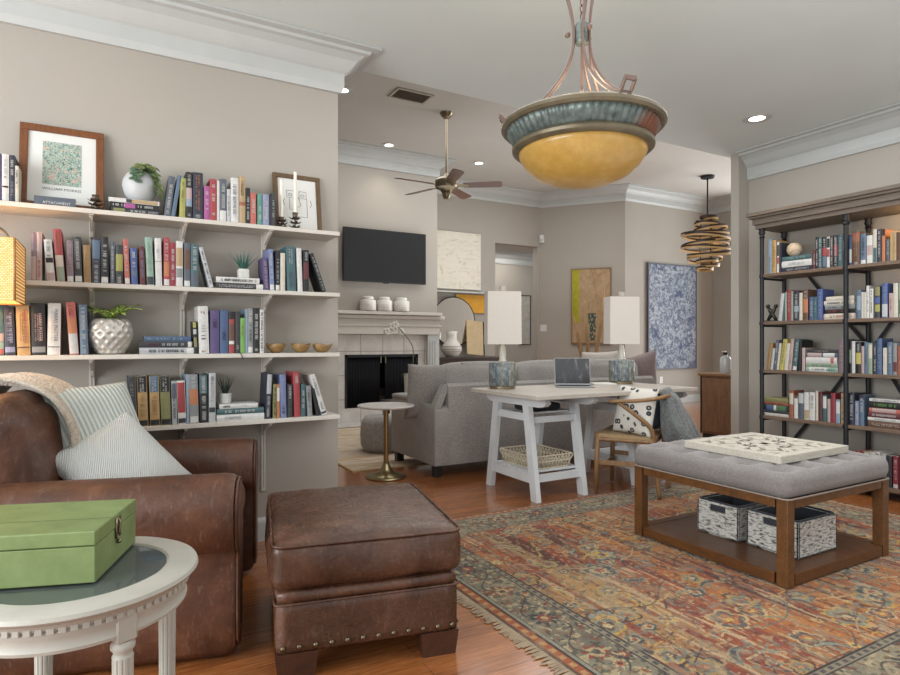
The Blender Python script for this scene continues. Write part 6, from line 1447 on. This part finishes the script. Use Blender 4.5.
m.build('lattice', plain('cream rattan', '#c9bda6', .7, var=.1), t, True); MB().b2((-bxh * .88, -byh * .88, .001), (bxh * .88, byh * .88, .006)).build('bottom', plain('basket bottom', '#b3a68d', .8), t)
o = MB().soft((0, 0, .028), (.30, .2, .055), .02, (0, 0, .004), 6).build('folded_bag', plain('black cloth', '#232429', .8), None, True); o.location = (2.82, 3.64, .6085); tag(o, 'folded black bag on the upper trestle shelf under the desktop', 'bag')
# two table lamps
s = NT('blue tiled ceramic'); n = s.noise(s.coords((1, 1, .6)), 34, 4, .7, .8); n2 = s.noise(s.coords((1, 1, .2)), 9, 3); s.set(Base_Color=s.mix(s.ramp(n2, [(.4, (0, 0, 0)), (.62, (.8, .8, .8))]), s.ramp(n, [(.32, '#333d44'), (.5, '#677175'), (.68, '#a3a8a6')]), s.ramp(n, [(.3, '#5f5c50'), (.7, '#8f8b7a')])), Roughness=.3); s.bump(n, .6, .01); M_lampb = s.m
s = NT('linen shade'); n = s.noise(s.coords(), 220, 3); cc = s.ramp(n, [(.3, '#c2bab1'), (.7, '#cdc6bd')]); s.set(Base_Color=cc, Roughness=.9); s.inp(s.b, 'Emission Color', cc); s.inp(s.b, 'Emission Strength', .03); M_shade = s.m
M_cry = plain('pale glass neck', '#b5b2a8', .15, var=.05)
for (px, Y_, lb) in ((502.6, 3.86, 'desk lamp with square white shade and blue ceramic base, left end of desk'), (621.5, 3.80, 'desk lamp with square white shade and blue ceramic base, right of the laptop')):
    p = onY(px, 380, Y_); t = thing('table_lamp', lb, 'lamp', (p.x, p.y, DZ + .0008), 0, 'blue ceramic desk lamps')
    MB().lathe([(.096, 0), (.100, .002), (.100, .020), (.0, .022)], seg=40).build('foot', plain('aged bronze foot', '#7d6f56', .4, .6), t, 'auto')
    m = MB(); m.lathe([(.100, .022), (.1075, .028), (.1075, .195), (.095, .205), (.0, .206)], seg=120, fn=lambda R, z, a: R - (.006 * abs(math.sin(a * 12)) if .025 < z < .2 else 0)); m.build('ceramic_base', M_lampb, t, True)
    MB().lathe([(.034, .205), (.034, .215), (.026, .222), (.024, .29), (.018, .318), (.012, .345), (.012, .36)], seg=24).build('neck', M_cry, t, True)
    z0, z1 = .342, .748; h0, h1 = .119, .116
    m = MB(); rot_ = math.radians(-22)
    q_ = lambda h_, z: [Matrix.Rotation(rot_, 4, 'Z') @ Vector((sx * h_ * 1.12, sy * h_ * .62, z)) for sx, sy in ((-1, -1), (1, -1), (1, 1), (-1, 1))]
    a_, b_ = q_(h0, z0), q_(h1, z1); A_ = [m.bm.verts.new(v) for v in a_]; B_ = [m.bm.verts.new(v) for v in b_]; fs = [m.bm.faces.new((A_[k], A_[(k + 1) % 4], B_[(k + 1) % 4], B_[k])) for k in range(4)]; m.bm.normal_update(); bmesh.ops.solidify(m.bm, geom=fs, thickness=.003); m.build('shade', M_shade, t)
    m = MB(); m.bar(q_(h1 * .98, z1 - .02)[0], q_(h1 * .98, z1 - .02)[2], .004, .004); m.bar(q_(h1 * .98, z1 - .02)[1], q_(h1 * .98, z1 - .02)[3], .004, .004); m.cyl((0, 0, .35), (0, 0, z1 + .01), .005); m.build('harp', M_nickel, t, 'auto')
    MB().b2((-.018, -.018, z1 + .008), (.018, .018, z1 + .045), .003).build('finial', M_cry, t)
    d = bpy.data.lights.new('desk_lamp_glow', 'POINT'); d.energy = 1.2; d.color = (1, .85, .66); d.shadow_soft_size = .05; o = bpy.data.objects.new('desk_lamp_glow', d); COL.objects.link(o); o.location = (p.x, p.y, DZ + .55)
# laptop
p = onZ(573, 386, DZ); lp = thing('laptop', 'open silver laptop with a dark screen on the desk between the lamps', 'laptop', (p.x - .02, p.y - .02, DZ + .0008), math.radians(-33)); M_alu = plain('aluminium', '#8f9092', .3, .8, var=.03)
MB().b2((-.145, -.19, 0), (.145, 0, .010), .003).build('keyboard_base', M_alu, lp)
Rl = Matrix.Rotation(math.radians(-14), 4, 'X'); m = MB(); m.b2((-.145, 0, 0), (.145, .007, .225), .002); m.bm.transform(Matrix.Translation((0, -.006, .0105)) @ Rl); m.build('screen_lid', M_alu, lp)
s = NT('screen with painted reflections'); n = s.noise(s.coords((3, 1, 1), (0, .8, 0)), 9, 3, .6, .5); s.set(Base_Color=s.ramp(n, [(.5, '#111216'), (.62, '#2d2e33'), (.7, '#54545a')]), Roughness=.12)  # pale streaks in the base colour imitate reflections on the screen
m = MB(); m.b2((-.139, -.0012, .012), (.139, 0, .220)); m.bm.transform(Matrix.Translation((0, -.006, .0105)) @ Rl); m.build('screen', s.m, lp); MB().b2((-.125, -.11, .010), (.125, -.02, .0108)).build('keys', M_dark, lp)
p = onZ(598, 384, DZ); o = MB().b2((-.10, -.07, 0), (.10, .07, .012), .002).build('notebook', M_paper); o.location = (p.x, p.y - .05, DZ + .0006); o.rotation_euler = (0, 0, -.4); tag(o, 'white notebook on the desk just right of the laptop', 'notebook')

# ------------------------------------------------------------------ wishbone chair
CHX, CHYY = 3.415, 3.262; crz = math.radians(31.5)   # local +y is forward
ch = thing('wishbone_chair', 'oak wishbone chair with a woven seat pulled up to the desk', 'chair', (CHX, CHYY, 0), crz)
M_oak = wood('chair oak', '#6a4c30', '#94724a', 8, (4, 4, 1), .45); fz = RT + .001
for sx in (-1, 1):
    MB().tube([(sx * .235, .205, fz if sx > 0 else fz), (sx * .232, .20, .25), (sx * .228, .195, .455)], [.015, .019, .018], 12).build('leg', M_oak, ch, True)
    ctl = [Vector(c_) for c_ in ((sx * .185, -.235, fz), (sx * .195, -.205, .25), (sx * .20, -.195, .44), (sx * .215, -.17, .52), (sx * .245, -.08, .60), (sx * .262, .02, .675), (sx * .262, .035, .69))]
    pts = [lerp_path(ctl, k / 24) for k in range(25)]
    MB().tube(pts, [.0155] * 14 + [.0155 - .0004 * k for k in range(11)], 12).build('leg', M_oak, ch, True)
    MB().cyl((sx * .228, .195, .41), (sx * .20, -.19, .41), .017, seg=12).build('seat_rail', M_oak, ch, 'auto'); MB().bar((sx * .232, .2, .24), (sx * .193, -.2, .24), .014, .035, .003).build('stretcher', M_oak, ch)
MB().cyl((-.228, .195, .425), (.228, .195, .425), .019, seg=12).build('seat_rail', M_oak, ch, 'auto'); MB().cyl((-.2, -.19, .41), (.2, -.19, .41), .018, seg=12).build('seat_rail', M_oak, ch, 'auto')
MB().bar((-.23, .2, .19), (.23, .2, .19), .014, .03, .003).build('stretcher', M_oak, ch); MB().bar((-.19, -.205, .19), (.19, -.205, .19), .014, .03, .003).build('stretcher', M_oak, ch)
s = NT('paper cord'); v = s.coords((1, 1, 1)); wv = s.n('ShaderNodeTexWave'); wv.bands_direction = 'Y'; s.inp(wv, 'Vector', v); s.inp(wv, 'Scale', 38.0); s.set(Base_Color=s.ramp(wv.outputs[0], [(.2, '#8f7656'), (.7, '#bda27a')]), Roughness=.9); s.bump(wv.outputs[0], .6, .006)
m = MB(); m.prism([(-.238, .212, .428), (.238, .212, .428), (.208, -.205, .418), (-.208, -.205, .418)], (0, 0, .024)); m.build('woven_seat', s.m, ch)
ctl = [Vector(c_) for c_ in ((-.265, .10, .69), (-.27, .04, .695), (-.262, -.10, .705), (-.20, -.215, .72), (-.1, -.265, .73), (0, -.278, .733), (.1, -.265, .73), (.20, -.215, .72), (.262, -.10, .705), (.27, .04, .695), (.265, .10, .69))]
pts = [lerp_path(ctl, k / 48) for k in range(49)]
MB().tube(pts, [.010 + .011 * math.sin(PI * min(1, max(0, k / 48 * .9 + .05))) ** .5 for k in range(49)], 12, sq=(1, .72)).build('arm_bow', M_oak, ch, True)
for sx in (-1, 1): MB().tube([lerp_path([Vector((0, -.20, .41)), Vector((0, -.225, .52)), Vector((sx * .03, -.245, .60)), Vector((sx * .10, -.262, .715))], k / 12) for k in range(13)], .010, 8, sq=(1.4, .6)).build('splat', M_oak, ch, True)
chw = Matrix.Translation((CHX, CHYY, 0)) @ Matrix.Rotation(crz, 4, 'Z')
# patterned cushion, satin blanket, grey throw
s = NT('dotted ikat'); v = s.coords((1, 1, 1)); vo = s.voro(v, 17, 'F1', 0); n = s.noise(v, 90, 3); c = s.ramp(s.math('ADD', vo, s.math('MULTIPLY', s.math('SUBTRACT', n, .5), .12)), [(.0, '#c9c2b4'), (.12, '#b5ab98'), (.16, '#2f3640'), (.31, '#343b45'), (.36, '#cdc8bf')]); s.set(Base_Color=c, Roughness=.9)
o = pillow(.34, .36, .12).build('cushion', s.m, None, True); place_n(o, atD(635, 410.5, 4.40), (-.97, -.12, .20), .05)
tag(o, 'white cushion with dark circle pattern standing on the wishbone chair', 'cushion')
M_gthrow = knit_mat('grey plush throw', '#414444', '#737675', 60)
s = NT('satin slate'); n = s.noise(s.coords((1, 1, .4)), 20, 4, .7); s.set(Base_Color=s.ramp(n, [(.3, '#343b44'), (.7, '#59636d')]), Roughness=.45); s.bump(n, .6, .01); M_sat = s.m
# hangs over the back bow: inner fall then outer fall
pa = [(-.12, .50), (-.16, .60), (-.195, .70), (-.225, .765), (-.262, .785), (-.305, .762), (-.325, .70), (-.335, .62), (-.35, .54), (-.36, .47)]
def cloth2(path, x0, x1, folds, amp, flare, seed, thick=.010):
    m = MB(); P3 = [Vector((0, p[0], p[1])) for p in path]
    def f(u, v):
        p = lerp_path(P3, u); q = lerp_path(P3, min(1, u + .01)) - lerp_path(P3, max(0, u - .01)); q.normalize(); nrm = Vector((0, q.z, -q.y))
        # follow the bow: the rail curves forward to the sides
        x = x0 + (x1 - x0) * v; x += (v - .5) * flare * max(0, u - .45); bow = .9 * max(0, abs(x) - .06) ** 2 * 4.2
        a = amp * math.sin(v * folds * 2 * PI + seed + u) * (.3 + u) + .012 * mnoise.noise(Vector((u * 5, v * 6, seed)))
        p = p + nrm * a; p.x = x; p.y += min(.22, bow); p.z -= .10 * max(0, u - .6) * math.sin(v * 5 + seed); return p
    m.surf(f, 40, 36, thick); return m
def thw(p, x, y, z):
    k = (1 - z) / 2      # 0 at the top, 1 at the hem
    q = p.copy(); q.y = p.y * (.5 + .8 * k) - .13 * k - .03; q.x = p.x * (.86 + .2 * k) + .02 * math.sin(z * 3)
    f = .026 * math.sin(p.x * 42 + z * 1.5) * k + .022 * mnoise.noise(Vector((p.x * 9, p.z * 4, 2.0))); q.y += f * (1 if y < 0 else .4); q.z += .02 * math.sin(p.y * 60) * k; q.x += .026 * mnoise.noise(Vector((p.y * 12, p.z * 7, 5)))
    q.z -= .035 * k * math.sin(p.x * 9 + 1) + .02 * k * (y < 0); return q
o = MB().soft((0, 0, 0), (.33, .17, .40), .075, (.02, .02, .01), 22, None, thw).build('throw_blanket', M_gthrow, None, True); o.matrix_world = chw @ Matrix.Translation((.03, -.215, .575)); tag(o, 'thick grey throw hanging over the back of the wishbone chair', 'throw blanket')
o = MB().soft((0, 0, 0), (.09, .20, .235), .04, (.01, .02, .01), 12, None, lambda p, x, y, z: p + Vector((0, 0, 0)) + Vector((1, 1, 0)) * (.008 * mnoise.noise(Vector((p.x * 20, p.y * 20, p.z * 12))))).build('folded_wrap', M_sat, None, True)
o.matrix_world = chw @ Matrix.Translation((.0, -.14, .60)) @ Matrix.Rotation(.9, 4, 'Z') @ Matrix.Rotation(.10, 4, 'X'); tag(o, 'slate blue satin wrap bunched between the chair cushion and grey throw', 'wrap')

# ------------------------------------------------------------------ wooden cabinet, bottle, poles
KX, KY1, KY0, KZ = 6.0, 4.66, 3.72, .76
kb = thing('wooden_cabinet', 'brown wooden cabinet beyond the opening, left of the bookcase', 'cabinet', (KX + .24, (KY0 + KY1) / 2, 0)); hd = (KY1 - KY0) / 2; M_kw = wood('cabinet wood', '#644632', '#8d6a4c', 4, (6, 6, 1.2), .5)
MB().b2((-.23, -hd, .06), (.23, hd, KZ - .03), .003).build('body', M_kw, kb); MB().b2((-.26, -hd - .02, KZ - .03), (.25, hd + .03, KZ), .006).build('top', wood('cabinet top', '#6d4e33', '#96714b', 5, (8, 1, 8), .45), kb); MB().b2((-.22, -hd + .01, 0), (.22, hd - .01, .06)).build('plinth', M_dark, kb)
for k in range(2):
    yy = -hd + .02 + k * (hd - .01); d1 = MB().b2((-.248, yy, .09), (-.231, yy + hd - .03, KZ - .06), .004).build('door', M_kw, kb); MB().ball((-.258, yy + (hd - .06 if k == 0 else .03), KZ * .55), .013, 12).build('knob', M_dark, d1, True)
MB().b2((-.236, hd - .001, .06), (-.2, hd + .012, KZ - .031)).build('edge_trim', M_dark, kb)
p = onX(725.5, 372, KX + .12); t = thing('glass_bottle', 'pale glass dispenser bottle standing on the wooden cabinet', 'bottle', (KX + .12, p.y, KZ + .0006)); D_ = (KX + .12) * SN + p.y * CS; R = 5.2 * D_ / F
MB().lathe([(R * .9, 0), (R, .01), (R, .16), (R * .8, .19), (R * .35, .2), (R * .3, .215)], seg=28).build('body', plain('frosted glass', '#b9bcbc', .2, var=.05), t, 'auto'); MB().cyl((0, 0, .214), (0, 0, .24), R * .45).build('cap', M_dark, t, 'auto')
MB().tube([(0, 0, .238), (0, 0, .25), (-R * .9, 0, .25)], .008, 8).build('spout', M_white, t, True)
# floor vase of tall wooden poles
p = atD(589, 380, 7.6); t = thing('floor_vase', 'dark floor vase holding three tall wooden poles behind the sofa', 'vase', (p.x, p.y, 0)); MB().lathe([(.10, 0), (.15, .05), (.17, .3), (.13, .6), (.10, .7), (.12, .74), (.10, .74), (.08, .68)], seg=36).build('vase', plain('dark stoneware', '#4b443d', .5), t, True)
L0 = Vector((p.x, p.y, 0))
for (a, b, w_) in (((573, 315.5), (585, 372), .030), ((585.2, 301), (588.5, 372), .028), ((606, 285.5), (593.5, 372), .034)):
    A_ = atD(*a, 7.6) - L0; B_ = atD(*b, 7.6) - L0; B_ = B_ * 1; C_ = Vector((B_.x * .3, B_.y * .3, .25)); m = MB(); m.tube([C_, B_, (A_ + B_) / 2 + Vector((.01, 0, 0)), A_], [.022, .03, .034, .012], 10, sq=(1, .6)); m.build('pole', wood('driftwood', '#7f5f3d', '#b08f63', 8, (3, 3, 1), .7), t, True)
print('objects', len(COL.objects))
